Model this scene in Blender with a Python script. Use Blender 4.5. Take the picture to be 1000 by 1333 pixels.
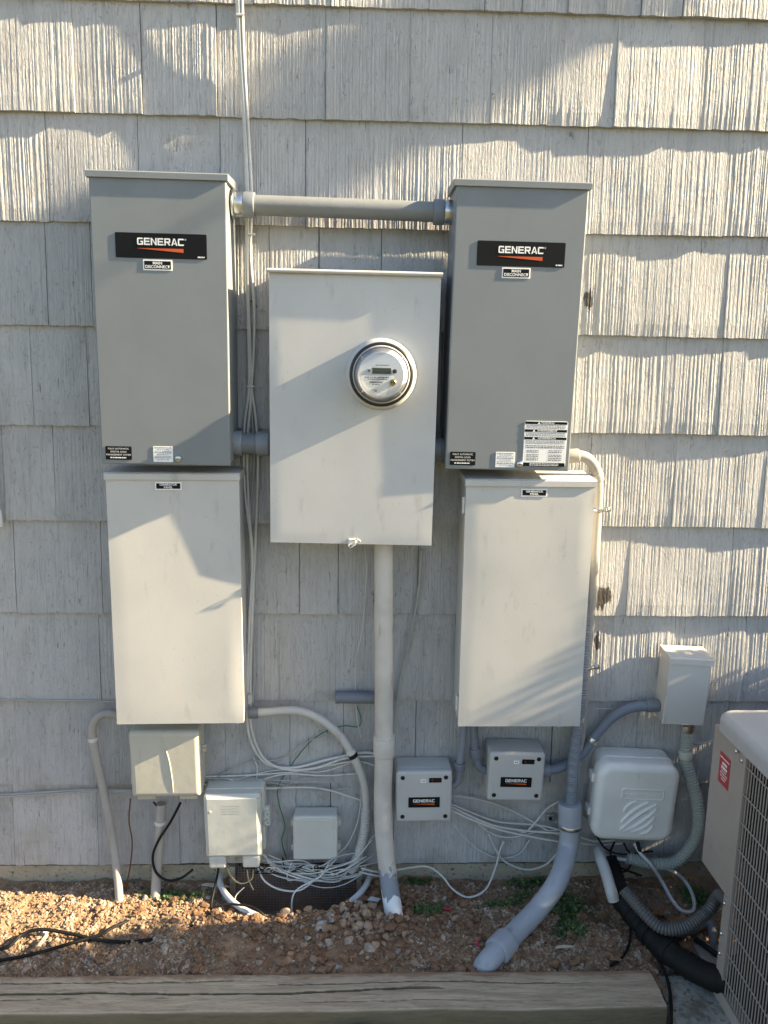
import bpy, bmesh, math, random
from mathutils import Vector, Matrix, noise
for o in list(bpy.data.objects): bpy.data.objects.remove(o, do_unlink=True)
SC = bpy.context.scene; COL = SC.collection
random.seed(7); R = random.Random(11)

# ------------------------------------------------------------------ camera
FPX = 1000.0; EXPO = 0.293                       # focal length in photo pixels, shingle exposure in metres
YAW, PITCH, ROLL = [math.radians(a) for a in (1.891, 10.3, 0.92)]
CAM = Vector((0, -8.02 * EXPO, 5.59 * EXPO + 0.07))
fwd = Vector((math.sin(YAW) * math.cos(PITCH), math.cos(YAW) * math.cos(PITCH), -math.sin(PITCH)))
rgt = Vector((math.cos(YAW), -math.sin(YAW), 0)); up = rgt.cross(fwd)
rgt, up = math.cos(ROLL) * rgt + math.sin(ROLL) * up, -math.sin(ROLL) * rgt + math.cos(ROLL) * up
cd = bpy.data.cameras.new('camera'); cam = bpy.data.objects.new('camera', cd); COL.objects.link(cam)
cam.matrix_world = Matrix(((rgt.x, up.x, -fwd.x, CAM.x), (rgt.y, up.y, -fwd.y, CAM.y), (rgt.z, up.z, -fwd.z, CAM.z), (0, 0, 0, 1)))
cd.sensor_fit = 'VERTICAL'; cd.sensor_height = 24.0; cd.lens = 24.0 * FPX / 1333.0
cd.clip_start = 0.02; cd.clip_end = 2000
SC.camera = cam
SC.render.resolution_x = 768; SC.render.resolution_y = 1024

# ------------------------------------------------------------------ sky, sun, exposure
SUN = Vector((14.0, -1.12, 7.0)).normalized()     # towards the sun: low, raking along the wall from the right
w = bpy.data.worlds.new('World'); SC.world = w; w.use_nodes = True
nt = w.node_tree; sky = nt.nodes.new('ShaderNodeTexSky'); sky.sky_type = 'NISHITA'; sky.sun_disc = False
sky.sun_elevation = math.asin(SUN.z); sky.sun_rotation = math.atan2(SUN.x, SUN.y)
sky.altitude = 50; sky.air_density = 1.0; sky.dust_density = 1.5; sky.ozone_density = 1.0
nt.links.new(sky.outputs[0], nt.nodes['Background'].inputs[0]); nt.nodes['Background'].inputs[1].default_value = 0.066
sl = bpy.data.lights.new('sun', 'SUN'); sl.energy = 5.0; sl.angle = math.radians(0.53); sl.color = (1.0, 0.81, 0.53)
so = bpy.data.objects.new('sun', sl); COL.objects.link(so); so.rotation_euler = SUN.to_track_quat('Z', 'Y').to_euler(); so.location = (6, -1, 6)
vs = SC.view_settings; vs.view_transform = 'Standard'; vs.look = 'None'; vs.gamma = 1.0; vs.use_curve_mapping = False
vs.exposure = 2.38

# ------------------------------------------------------------------ photo pixel -> place
def ray(px, py): return (px - 500) / FPX * rgt - (py - 666.5) / FPX * up + fwd
def P(px, py, d=0.0):                             # at distance d in front of the wall plane
    v = ray(px, py); return CAM + v * ((-d - CAM.y) / v.y)
def G(px, py, z=0.0):                             # at height z
    v = ray(px, py); return CAM + v * ((z - CAM.z) / v.z)

# ------------------------------------------------------------------ materials
def L(c):
    return tuple(((x / 255) / 12.92 if x / 255 <= 0.04045 else ((x / 255 + 0.055) / 1.055) ** 2.4) for x in c)
class NT:
    def __init__(s, name):
        s.m = bpy.data.materials.new(name); s.m.use_nodes = True; s.t = s.m.node_tree
        s.b = s.t.nodes['Principled BSDF']; s.out = s.t.nodes['Material Output']
        g = s.t.nodes.new('ShaderNodeNewGeometry'); s.pos = g.outputs['Position']; s.geo = g
    def n(s, ty, **kw):
        x = s.t.nodes.new(ty)
        for k, v in kw.items(): setattr(x, k, v)
        return x
    def l(s, a, b): s.t.links.new(a, b)
    def map(s, scale, vec=None):
        x = s.n('ShaderNodeMapping'); x.inputs['Scale'].default_value = scale if hasattr(scale, '__len__') else (scale,) * 3
        s.l(vec or s.pos, x.inputs[0]); return x.outputs[0]
    def noise(s, scale, detail=4, rough=.55, vec=None, dist=0):
        x = s.n('ShaderNodeTexNoise'); x.inputs['Scale'].default_value = 1.0; x.inputs['Detail'].default_value = detail
        x.inputs['Roughness'].default_value = rough; x.inputs['Distortion'].default_value = dist
        s.l(s.map(scale, vec), x.inputs['Vector']); return x.outputs['Fac']
    def ramp(s, f, a, b, va=0., vb=1.):
        x = s.n('ShaderNodeMapRange'); x.inputs[1].default_value = a; x.inputs[2].default_value = b
        x.inputs[3].default_value = va; x.inputs[4].default_value = vb; x.interpolation_type = 'SMOOTHSTEP'
        s.l(f, x.inputs[0]); return x.outputs[0]
    def math(s, op, a, b=None):
        x = s.n('ShaderNodeMath', operation=op)
        for i, v in enumerate((a, b)):
            if v is None: continue
            if isinstance(v, (int, float)): x.inputs[i].default_value = v
            else: s.l(v, x.inputs[i])
        return x.outputs[0]
    def mix(s, f, a, b, mode='MIX'):
        x = s.n('ShaderNodeMix', data_type='RGBA', blend_type=mode)
        for i, v in ((0, f), (6, a), (7, b)):
            if isinstance(v, (int, float)): x.inputs[i].default_value = v
            elif isinstance(v, tuple): x.inputs[i].default_value = (*v, 1)
            else: s.l(v, x.inputs[i])
        return x.outputs[2]
    def bump(s, h, dist, strength=1.0, nrm=None):
        x = s.n('ShaderNodeBump'); x.inputs['Distance'].default_value = dist; x.inputs['Strength'].default_value = strength
        s.l(h, x.inputs['Height'])
        if nrm: s.l(nrm, x.inputs['Normal'])
        return x.outputs[0]
    def fin(s, col=None, rough=None, nrm=None, metal=None, spec=None):
        for nm, v in (('Base Color', col), ('Roughness', rough), ('Normal', nrm), ('Metallic', metal), ('Specular IOR Level', spec)):
            if v is None: continue
            i = s.b.inputs[nm]
            if isinstance(v, tuple): i.default_value = (*v, 1)
            elif isinstance(v, (int, float)): i.default_value = v
            else: s.l(v, i)
        return s.m
MATS = {}
def paint(name, c, rough=.5, var=.12, dirt=.25, bumpd=.0004, metal=0, dirtc=(.10, .075, .05), spec=.4):
    if name in MATS: return MATS[name]
    t = NT(name)
    big = t.ramp(t.noise(6, 3), .3, .7); fine = t.noise(90, 3)
    c2 = tuple(x * (1 - var) for x in c)
    col = t.mix(big, c, c2)
    sm = t.ramp(t.noise((26, 26, 7), 6, .65), .56, .78)
    col = t.mix(t.math('MULTIPLY', sm, dirt), col, dirtc)
    sc_ = t.ramp(t.noise((18, 18, 60), 5, .75, dist=1.5), .70, .735)
    col = t.mix(t.math('MULTIPLY', sc_, min(1, dirt * 1.4)), col, dirtc)
    sp = t.ramp(t.noise(150, 2), .69, .74)
    col = t.mix(t.math('MULTIPLY', sp, dirt * .9), col, dirtc)
    h = t.math('ADD', t.math('MULTIPLY', t.noise(14, 2), .6), t.math('MULTIPLY', fine, .12))
    MATS[name] = t.fin(col, t.ramp(big, 0, 1, rough - .05, rough + .08), t.bump(h, bumpd * 4), metal, spec)
    return MATS[name]
def plain(name, c, rough=.5, metal=0, spec=.4):
    if name not in MATS: MATS[name] = NT(name).fin(c, rough, None, metal, spec)
    return MATS[name]

# ------------------------------------------------------------------ mesh helpers
I4 = Matrix.Identity(4)
class MB:
    def __init__(s): s.v = []; s.f = []
    def add(s, vs_, fs, M=None):
        b = len(s.v)
        s.v += [(M @ Vector(v)) if M else Vector(v) for v in vs_]
        s.f += [tuple(b + i for i in f) for f in fs]; return s
    def box(s, x0, x1, y0, y1, z0, z1, M=None):
        return s.add([(x, y, z) for x in (x0, x1) for y in (y0, y1) for z in (z0, z1)],
                     [(0, 1, 3, 2), (4, 6, 7, 5), (0, 4, 5, 1), (2, 3, 7, 6), (0, 2, 6, 4), (1, 5, 7, 3)], M)
    def rbox(s, x0, x1, z0, z1, yb, yf, r=.004, er=.003, n=4, M=None, back_inset=0, m=3, er_back=0):
        """rounded rectangle in x-z, from back yb to front yf (yf < yb), rounded front edge"""
        lv = [(yb, er_back or back_inset)]
        if er_back: lv.append((yb - er_back, 0))
        lv.append((yf + er, 0))
        for k in range(1, m + 1):
            a = math.pi / 2 * k / m; lv.append((yf + er - er * math.sin(a), er * (1 - math.cos(a))))
        lv.append((yf, er + min(.0012, er * .5)))
        V = []; F = []; rings = []
        for y, ins in lv:
            ring = []
            rr = max(r - ins, .0003)
            for cx, cz, a0 in ((x1 - ins - rr, z1 - ins - rr, 0), (x0 + ins + rr, z1 - ins - rr, 90), (x0 + ins + rr, z0 + ins + rr, 180), (x1 - ins - rr, z0 + ins + rr, 270)):
                for k in range(n + 1):
                    a = math.radians(a0 + 90 * k / n); V.append((cx + rr * math.cos(a), y, cz + rr * math.sin(a))); ring.append(len(V) - 1)
            rings.append(ring)
        N = len(rings[0])
        for a, b in zip(rings, rings[1:]):
            for i in range(N): F.append((a[i], a[(i + 1) % N], b[(i + 1) % N], b[i]))
        F.append(tuple(rings[-1])); F.append(tuple(reversed(rings[0])))
        return s.add(V, F, M)
    def lathe(s, prof, seg=40, M=None, cap=True):
        """prof: list of (radius, y) turned round the local y axis"""
        V = []; F = []
        for r, y in prof:
            for k in range(seg):
                a = 2 * math.pi * k / seg; V.append((r * math.cos(a), y, r * math.sin(a)))
        for i in range(len(prof) - 1):
            for k in range(seg):
                k2 = (k + 1) % seg; F.append((i * seg + k, i * seg + k2, (i + 1) * seg + k2, (i + 1) * seg + k))
        if cap:
            F.append(tuple(range(seg - 1, -1, -1))); F.append(tuple((len(prof) - 1) * seg + k for k in range(seg)))
        return s.add(V, F, M)
    def sweep(s, pts, rad, seg=10, cap=True):
        """pts: list of Vector, rad: float or list"""
        n = len(pts); rad = rad if hasattr(rad, '__len__') else [rad] * n
        T = [(pts[min(i + 1, n - 1)] - pts[max(i - 1, 0)]).normalized() for i in range(n)]
        a = Vector((0, -1, 0)) if abs(T[0].y) < .9 else Vector((0, 0, 1))
        N = (a - T[0] * a.dot(T[0])).normalized(); V = []; F = []
        for i in range(n):
            N = (N - T[i] * N.dot(T[i])).normalized(); B = T[i].cross(N)
            for k in range(seg):
                an = 2 * math.pi * k / seg; V.append(pts[i] + (N * math.cos(an) + B * math.sin(an)) * rad[i])
        for i in range(n - 1):
            for k in range(seg):
                k2 = (k + 1) % seg; F.append((i * seg + k, i * seg + k2, (i + 1) * seg + k2, (i + 1) * seg + k))
        if cap: F.append(tuple(range(seg - 1, -1, -1))); F.append(tuple((n - 1) * seg + k for k in range(seg)))
        return s.add(V, F)
    def build(s, name, mat, parent=None, smooth=35, origin=None):
        me = bpy.data.meshes.new(name)
        if origin is not None: s.v = [v - origin for v in s.v]
        me.from_pydata([tuple(v) for v in s.v], [], s.f); me.update()
        bm = bmesh.new(); bm.from_mesh(me); bmesh.ops.recalc_face_normals(bm, faces=bm.faces); bm.to_mesh(me); bm.free()
        if smooth: me.shade_smooth(); me.set_sharp_from_angle(angle=math.radians(smooth))
        if mat: me.materials.append(mat)
        o = bpy.data.objects.new(name, me); COL.objects.link(o)
        if parent: o.parent = parent
        if origin is not None: o.location = origin
        return o
def tag(o, label, cat, group=None):
    o['label'] = label; o['category'] = cat
    if group: o['group'] = group
    return o
def empty(name, M, label, cat, group=None):
    o = bpy.data.objects.new(name, None); COL.objects.link(o); o.empty_display_size = .05
    o.matrix_world = M if isinstance(M, Matrix) else Matrix.Translation(M)
    return tag(o, label, cat, group)
def frame4(tl, tr, bl, br, dt, db, depth=None, dyaw=0.0):
    """frame of a box from the photo corners of its front: origin bottom centre at its back"""
    A, B, C_, D_ = P(*tl, dt + dyaw), P(*tr, dt - dyaw), P(*bl, db + dyaw), P(*br, db - dyaw)
    u = ((B - A) + (D_ - C_)).normalized(); v = (A - C_) + (B - D_); v = (v - u * v.dot(u)).normalized(); n = u.cross(v)   # n into wall... checked below
    if n.y < 0: n = -n
    W = ((B - A).length + (D_ - C_).length) / 2; H = ((A - C_).length + (B - D_).length) / 2
    dep = depth or db
    o = (C_ + D_) / 2 + n * dep
    return Matrix(((u.x, n.x, v.x, o.x), (u.y, n.y, v.y, o.y), (u.z, n.z, v.z, o.z), (0, 0, 0, 1))), W, H, dep
def smoothpts(pts, n=10):
    if len(pts) == 2: return [pts[0].lerp(pts[1], i / n) for i in range(n + 1)]
    Q = [pts[0] * 2 - pts[1]] + list(pts) + [pts[-1] * 2 - pts[-2]]; out = []
    for i in range(1, len(Q) - 2):
        p0, p1, p2, p3 = Q[i - 1:i + 3]
        for k in range(n):
            t = k / n; out.append(.5 * ((2 * p1) + (p2 - p0) * t + (2 * p0 - 5 * p1 + 4 * p2 - p3) * t * t + (3 * p1 - p0 - 3 * p2 + p3) * t ** 3))
    out.append(pts[-1]); return out
def resample(pts, step):
    out = [pts[0]]; acc = 0
    for a, b in zip(pts, pts[1:]):
        l = (b - a).length
        if l < 1e-9: continue
        t = step - acc
        while t <= l: out.append(a.lerp(b, t / l)); t += step
        acc = (acc + l) % step
    return out
def path(pp): return [p if isinstance(p, Vector) else P(*p) for p in pp]
def tube(name, pp, r, mat, parent=None, seg=10, n=10, corr=None, label=None, cat=None, group=None):
    pts = smoothpts(path(pp), n)
    mb = MB()
    if corr:
        pitch, amp = corr; pts = resample(pts, pitch / 4)
        mb.sweep(pts, [r + amp * (0, 1, 1, 0)[i % 4] for i in range(len(pts))], seg)
    else: mb.sweep(pts, r, seg)
    org = min(mb.v, key=lambda v: v.z).copy() if parent is None else None
    o = mb.build(name, mat, parent, 50 if corr else 60, origin=org)
    if label: tag(o, label, cat or 'cable', group)
    return o
def ring(name, a, b, r, mat, parent=None, seg=16, bead=.0015):
    """a short collar between points a and b"""
    d = (b - a); mb = MB().sweep([a, a + d * .04, a + d * .12, a + d * .88, a + d * .96, b], [r - bead, r - bead * .3, r, r, r - bead * .3, r - bead], seg)
    return mb.build(name, mat, parent, 40)
def text(body, size, mat, parent, x, z, y, name='lettering', sx=1.0, bold=0.0, align='CENTER', M=None, depth=0, spacing=1.0):
    cu = bpy.data.curves.new('t', 'FONT'); cu.body = body; cu.size = size; cu.align_x = align; cu.align_y = 'CENTER'; cu.offset = bold; cu.extrude = depth
    cu.space_character = spacing; cu.resolution_u = 3
    ob = bpy.data.objects.new('t', cu); COL.objects.link(ob)
    dg = bpy.context.evaluated_depsgraph_get(); me = bpy.data.meshes.new_from_object(ob.evaluated_get(dg))
    bpy.data.objects.remove(ob); bpy.data.curves.remove(cu)
    me.transform(Matrix.Translation((x, y, z)) @ Matrix.Rotation(math.pi / 2, 4, 'X') @ Matrix.Diagonal((sx, 1, 1, 1)))
    me.name = name; me.materials.clear(); me.materials.append(mat)
    o = bpy.data.objects.new(name, me); COL.objects.link(o); o.parent = parent
    return o
def dashes(mb, x0, x1, z, hgt, y, rnd, M=None):
    x = x0
    while x < x1:
        l = rnd.uniform(.0025, .009); e = min(x + l, x1)
        mb.add([(x, y, z), (e, y, z), (e, y, z + hgt), (x, y, z + hgt)], [(0, 1, 2, 3)]); x = e + rnd.uniform(.001, .0018)
    return mb
def link(o, parent=None):
    COL.objects.link(o)
    if parent: o.parent = parent
    return o

# colours
M_white = plain('print_white', (.82, .82, .80), .45)
M_black = plain('print_black', (.007, .007, .0075), .5, 0, .15)
M_orange = plain('print_orange', (.55, .09, .012), .4)
M_gen = paint('grey_enamel', (.195, .214, .225), .42, .07, .12, .00003)
M_mod = paint('grey_plastic', (.47, .465, .44), .5, .08, .12, .0002)
M_cream = paint('cream_enamel', (.515, .515, .505), .42, .06, .30, .00003)
M_panel = paint('pale_enamel', (.515, .505, .475), .42, .07, .30, .00003)
M_pvc = paint('grey_pvc', (.215, .235, .262), .38, .10, .15)
M_pvcd = paint('dark_pvc', (.16, .175, .20), .4, .1, .15)
M_beige = paint('beige_painted_pipe', (.36, .34, .305), .5, .12, .35)
M_steel = plain('zinc_steel', (.62, .63, .63), .28, 1)
M_wire = paint('white_cable', (.58, .575, .54), .4, .15, .45)
M_wireg = paint('painted_cable', (.36, .36, .34), .55, .15, .3)
M_blk = paint('black_rubber', (.011, .011, .011), .6, .2, .15, .0008, dirtc=(.06, .05, .04), spec=.2)
M_dark = plain('dark_gap', (.01, .01, .011), .8)
M_beigebox = paint('beige_plastic', (.50, .48, .40), .45, .1, .22)
M_greybox = paint('light_grey_plastic', (.56, .565, .51), .45, .1, .25)
M_green = plain('green_wire', (.02, .16, .08), .5)
M_brown = plain('brown_wire', (.12, .035, .02), .5)

# ================================================================== the house wall
ZB = 0.07                                         # bottom edge of the lowest course
def shingle_mat():
    t = NT('shingle_paint')
    oi = t.n('ShaderNodeObjectInfo'); rnd = oi.outputs['Random']
    base = t.mix(rnd, (.47, .463, .452), (.40, .398, .393))
    streak = t.ramp(t.noise((95, 95, 3.0), 6, .7), .46, .74)
    col = t.mix(t.math('MULTIPLY', streak, .48), base, (.245, .245, .245))
    bl = t.ramp(t.noise((12, 12, 6), 6, .7), .45, .70)
    col = t.mix(t.math('MULTIPLY', bl, .42), col, (.30, .295, .28))
    # bare wood where the paint has flaked
    fl = t.ramp(t.noise((60, 60, 13), 6, .75, dist=.8), .635, .655)
    far = t.ramp(t.noise((4.5, 4.5, 4.5), 3), .44, .56)
    col = t.mix(t.math('MULTIPLY', fl, t.math('MULTIPLY', far, .75)), col, (.17, .15, .13))
    chk = t.ramp(t.noise((210, 210, 5), 4, .6, dist=.4), .665, .70)                 # fine weather checks along the grain
    col = t.mix(t.math('MULTIPLY', chk, .75), col, (.10, .09, .08))
    # greenish algae low on the wall
    sep = t.n('ShaderNodeSeparateXYZ'); t.l(t.pos, sep.inputs[0])
    alg = t.math('MULTIPLY', t.ramp(sep.outputs[2], .9, .1), t.ramp(t.noise(7, 4), .45, .7))
    col = t.mix(t.math('MULTIPLY', alg, .35), col, (.22, .22, .15))
    # rotten holes
    wob = t.math('MULTIPLY', t.math('SUBTRACT', t.noise((55, 55, 20), 5, .7), .5), .075)
    for (px, py, rad) in ((781, 782, .026), (790, 776, .020), (777, 832, .020), (768, 388, .022), (748, 392, .016), (491, 776, .018), (330, 395, .012), (310, 655, .016)):
        p = P(px, py, 0)
        d = t.n('ShaderNodeVectorMath', operation='SUBTRACT'); t.l(t.pos, d.inputs[0]); d.inputs[1].default_value = p
        sc = t.n('ShaderNodeVectorMath', operation='MULTIPLY'); t.l(d.outputs[0], sc.inputs[0]); sc.inputs[1].default_value = (1.25, .4, .55)
        ln = t.n('ShaderNodeVectorMath', operation='LENGTH'); t.l(sc.outputs[0], ln.inputs[0])
        k = t.ramp(t.math('ADD', ln.outputs['Value'], wob), rad * .9, rad * .62)
        col = t.mix(t.math('MULTIPLY', k, .93), col, (.035, .028, .022))
    crack = t.ramp(t.noise((120, 120, 60), 4, .6, dist=1.2), .60, .66)
    blister = t.noise((160, 160, 55), 4, .65)
    h = t.math('ADD', t.math('MULTIPLY', blister, .8), t.math('ADD', t.math('MULTIPLY', crack, .5), t.noise((420, 420, 30), 3)))
    return t.fin(col, .62, t.bump(h, .0024, 1.0), None, .3)
M_sh = shingle_mat()
house = empty('house_wall', Vector((0, 0, 0)), 'house wall clad in weathered pale grey painted wood shingles with combed grooves', 'wall')
def warp(x, z):                                   # the old wall is not flat
    return .0058 * noise.noise((x * 2.1, z * 1.3, 3.7)) + .0026 * noise.noise((x * 6.0, z * 4.0, 9.1))
TURNED = ((8, -.74, -.38, .022), (2, .5, 1.5, .016))
def shingle(x0, x1, k, rnd):
    zb = ZB + k * EXPO + rnd.uniform(-.0013, .0013); zt = zb + EXPO + .03
    W = x1 - x0; dx = .0032; nx = max(4, int(W / dx)); nz = 9
    # combed grooves: ridges of uneven width and height
    g = []; c = 0.0; A = rnd.uniform(.35, 1.15)
    ridges = []; pos = 0
    while pos < W + .02:
        wd = rnd.uniform(.0050, .0150); ridges.append((pos, wd, rnd.uniform(.35, 1) * .0021 * A)); pos += wd
    prof = []
    j = 0
    for i in range(nx + 1):
        x = W * i / nx
        while j < len(ridges) - 1 and x >= ridges[j][0] + ridges[j][1]: j += 1
        p0, wd, a = ridges[j]; u = (x - p0) / wd
        prof.append(a * math.sin(math.pi * min(max(u, 0), 1)) ** .8)
    but = .0135 + rnd.uniform(-.002, .0035); cup = rnd.uniform(-.003, .0035); yaw = rnd.uniform(-.0028, .0022); ph = rnd.uniform(0, 50)
    for kk, xa, xb, amt in TURNED:                # twist added so these shingles face away from the sun and go dark
        if k == kk and xa < (x0 + x1) / 2 < xb: yaw = min(.0125, amt * W) + rnd.uniform(-.001, .001); cup *= .3
    V = []; F = []; n1 = nx + 1
    for r in range(nz + 1):
        f = r / nz
        for i in range(n1):
            x = x0 + W * i / nx; u = 2 * i / nx - 1
            z = zb + (zt - zb) * f
            if r == 0: z += .0022 * noise.noise((x * 30, k * 3.1, ph)) + .0012 * noise.noise((x * 130, k, ph)) + (prof[i] - .001) * .8
            q = max(0.0, 1 - (z - zb) / EXPO)
            y = .0155 - but * q - prof[i] * (.75 + .5 * noise.noise((x * 9, z * 14, ph))) * (.25 + .75 * min(1, q * 4)) - (cup * (u * u - .4) + yaw * u) * (.3 + .7 * q) * min(1, q * 5) + warp(x, z) * min(1, .25 + q)
            if r <= 1: y -= .0007 * noise.noise((x * 26, k * 5.5, ph)) + .0005 * noise.noise((x * 70, k * 2.5, ph + 3))
            if r == 0: y += .0016
            V.append((x, y, z))
    for r in range(nz):
        for i in range(nx):
            a = r * n1 + i; F.append((a, a + 1, a + n1 + 1, a + n1))
    b = len(V)                                    # back edge of the butt
    for i in range(n1): V.append((V[i][0], .021, zb + .001))
    for i in range(nx): F.append((b + i, b + i + 1, i + 1, i))
    for i in (0, nx):                             # thin sides
        s = len(V)
        for r in range(nz + 1): V.append((V[r * n1 + i][0], .021, V[r * n1 + i][2]))
        for r in range(nz):
            q = (s + r, r * n1 + i, (r + 1) * n1 + i, s + r + 1)
            F.append(q if i == 0 else q[::-1])
    me = bpy.data.meshes.new('shingle'); me.from_pydata(V, [], F); me.materials.append(M_sh)
    link(bpy.data.objects.new('shingle', me), house)
JOINTS = {9: (559, 631, 680, 740, 789, 835, 889, 430, 330, 220, 90), 8: (183, 282, 424, 640, 716, 803, 915, 95), 7: (180, 398, 601, 765, 947, 60), 6: (60, 350, 415, 827, 948, 118),
          5: (113, 330, 575, 866, 940, 40), 4: (3, 560, 880, 998, 70), 3: (18, 132, 390, 440, 545, 820, 953), 2: (63, 129, 363, 437, 552, 588, 797, 878, 970), 1: (155, 293, 377, 447, 541, 719, 830), 0: (17, 127, 196, 233, 385, 430, 610, 660, 790)}
ROWY = {9: 10, 8: 95, 7: 230, 6: 370, 5: 495, 4: 620, 3: 740, 2: 855, 1: 965, 0: 1075}
for k in range(0, 12):
    js = [P(px, ROWY[k], 0).x for px in JOINTS[k]] if k in JOINTS else []
    js = sorted(js)
    if js:
        x = js[0]
        while x > -2.3: x -= R.uniform(.2, .34); js.insert(0, x)
        x = js[-1]
        while x < 2.3: x += R.uniform(.2, .34); js.append(x)
    else:
        js = [-2.4]
        while js[-1] < 2.3: js.append(js[-1] + R.uniform(.14, .30))
    full = [js[0]]
    for a in js[1:]:
        while a - full[-1] > .46: full.append(full[-1] + min(R.uniform(.16, .34), a - full[-1] - .1))
        full.append(a)
    for a, b in zip(full, full[1:]):
        if b - a > .012: gp = R.choice((.0002, .0003, .0005, .0009, .0016)); shingle(a + gp, b - gp, k, R)
MB().box(-2.6, 2.6, .022, .12, ZB - .01, ZB + 12 * EXPO).build('sheathing', plain('tar_paper', (.03, .028, .026), .9), house, 0)
def foundation_mat():
    t = NT('foundation_render')
    c = t.mix(t.ramp(t.noise(14, 6, .65), .35, .7), (.42, .36, .26), (.32, .28, .20))
    c = t.mix(t.ramp(t.noise(70, 4), .55, .7), c, (.13, .105, .075))
    return t.fin(c, .9, t.bump(t.noise(80, 6, .7), .006))
M_fd = foundation_mat()
VX0, VX1 = P(304, 1120, 0).x, P(466, 1120, 0).x; VZ0, VZ1 = -.13, ZB - .012      # crawl-space vent opening
fb = MB(); fb.box(-2.6, VX0, .012, .2, -.4, ZB - .012); fb.box(VX1, 2.6, .012, .2, -.4, ZB - .012); fb.box(VX0, VX1, .012, .2, -.4, VZ0); fb.box(VX0, VX1, .15, .2, VZ0, VZ1)
fb.build('foundation', M_fd, house, 0)

# ================================================================== ground
WELLX = (G(283, 1160, .01).x + G(482, 1152, .01).x) / 2; WELLR = (G(482, 1152, .01).x - G(283, 1160, .01).x) / 2; WELLD = -G(375, 1197, .01).y
PILE = G(455, 1205, .03)
T0, T1 = -.425, -.562                              # back and front of the timber
TX = .852
def ss(a, b, x):
    t = min(1, max(0, (x - a) / (b - a))); return t * t * (3 - 2 * t)
def gz(x, y, fine=True):
    z = .004
    if fine:
        z += .014 * noise.noise((x * 5, y * 6, 1.3)) + .010 * noise.noise((x * 17, y * 17, 4.2)) + .0075 * noise.noise((x * 48, y * 48, 2.2))
        z += .034 * math.exp(-((x - PILE.x) / .20) ** 2 - ((y - PILE.y) / .10) ** 2)
        z += .022 * math.exp(-((x + .35) / .22) ** 2 - ((y + .30) / .08) ** 2)
        z += .014 * math.exp(-((x - .02) / .35) ** 2 - ((y + .34) / .07) ** 2)
        z += .020 * math.exp(-((x - WELLX - .03) / .10) ** 2 - ((y + WELLD + .005) / .035) ** 2)
        e = math.hypot((x - WELLX) / (WELLR * .93), y / (WELLD * .93))
        z += -.20 * (1 - ss(.90, 1.0, e)) - .0
    if x < TX + .02:
        low = ss(-.47, -.50, y); z = z * (1 - low) + low * (-.10 + (.006 * noise.noise((x * 20, y * 20, 0)) if fine else 0) + .105 * math.exp(-((x - .02) / .15) ** 2 - ((y + .615) / .06) ** 2) + .06 * math.exp(-((x - .42) / .2) ** 2 - ((y + .62) / .06) ** 2))
    else:
        z -= .035 * ss(-.36, -.42, y) * ss(TX + .02, TX + .06, x)
    return z
def axis(lo, hi, st, far):
    a = [lo + (hi - lo) * i / round((hi - lo) / st) for i in range(round((hi - lo) / st) + 1)]
    s = st; x = hi
    while x < far: s *= 1.6; x += s; a.append(x)
    s = st; x = lo
    while x > -far: s *= 1.6; x -= s; a.insert(0, x)
    return a
xs = axis(-1.45, 1.45, .009, 450); ys = axis(-.80, .02, .009, 450)
GV = [(x, y, gz(x, y, -1.6 < x < 1.6 and -.9 < y < .03)) for y in ys for x in xs]; nx = len(xs)
GF = [(j * nx + i, j * nx + i + 1, (j + 1) * nx + i + 1, (j + 1) * nx + i) for j in range(len(ys) - 1) for i in range(nx - 1)]
def soil_mat():
    t = NT('soil')
    sep = t.n('ShaderNodeSeparateXYZ'); t.l(t.pos, sep.inputs[0])
    c = t.mix(t.ramp(t.noise(9, 5, .6), .35, .65), (.47, .295, .175), (.30, .18, .11))
    sunlit_tone = t.math('MULTIPLY', t.ramp(sep.outputs[0], -.35, -.75), t.ramp(t.noise(6, 3), .35, .55))  # brightness of the sunlit left patch is set in the soil colour
    c = t.mix(sunlit_tone, c, (.33, .235, .15))
    c = t.mix(t.ramp(t.noise(60, 5, .7), .5, .68), c, (.33, .225, .145))
    c = t.mix(t.ramp(t.noise(170, 3, .6), .60, .68), c, (.36, .27, .19))
    # grass-green lawn and leaf litter farther out in the yard
    yard = t.ramp(sep.outputs[1], -.9, -1.6)
    c = t.mix(yard, c, t.mix(t.ramp(t.noise(1.3, 5), .4, .6), (.075, .10, .035), (.16, .12, .07)))
    h = t.math('ADD', t.noise(130, 6, .75), t.math('MULTIPLY', t.noise(34, 5, .7), 2.0))
    return t.fin(c, .95, t.bump(h, .010), None, .15)
me = bpy.data.meshes.new('ground'); me.from_pydata(GV, [], GF); me.materials.append(soil_mat()); me.shade_smooth()
ground = link(bpy.data.objects.new('ground', me)); ground['kind'] = 'structure'; ground['label'] = 'brown gravelly soil along the foot of the wall'

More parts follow.
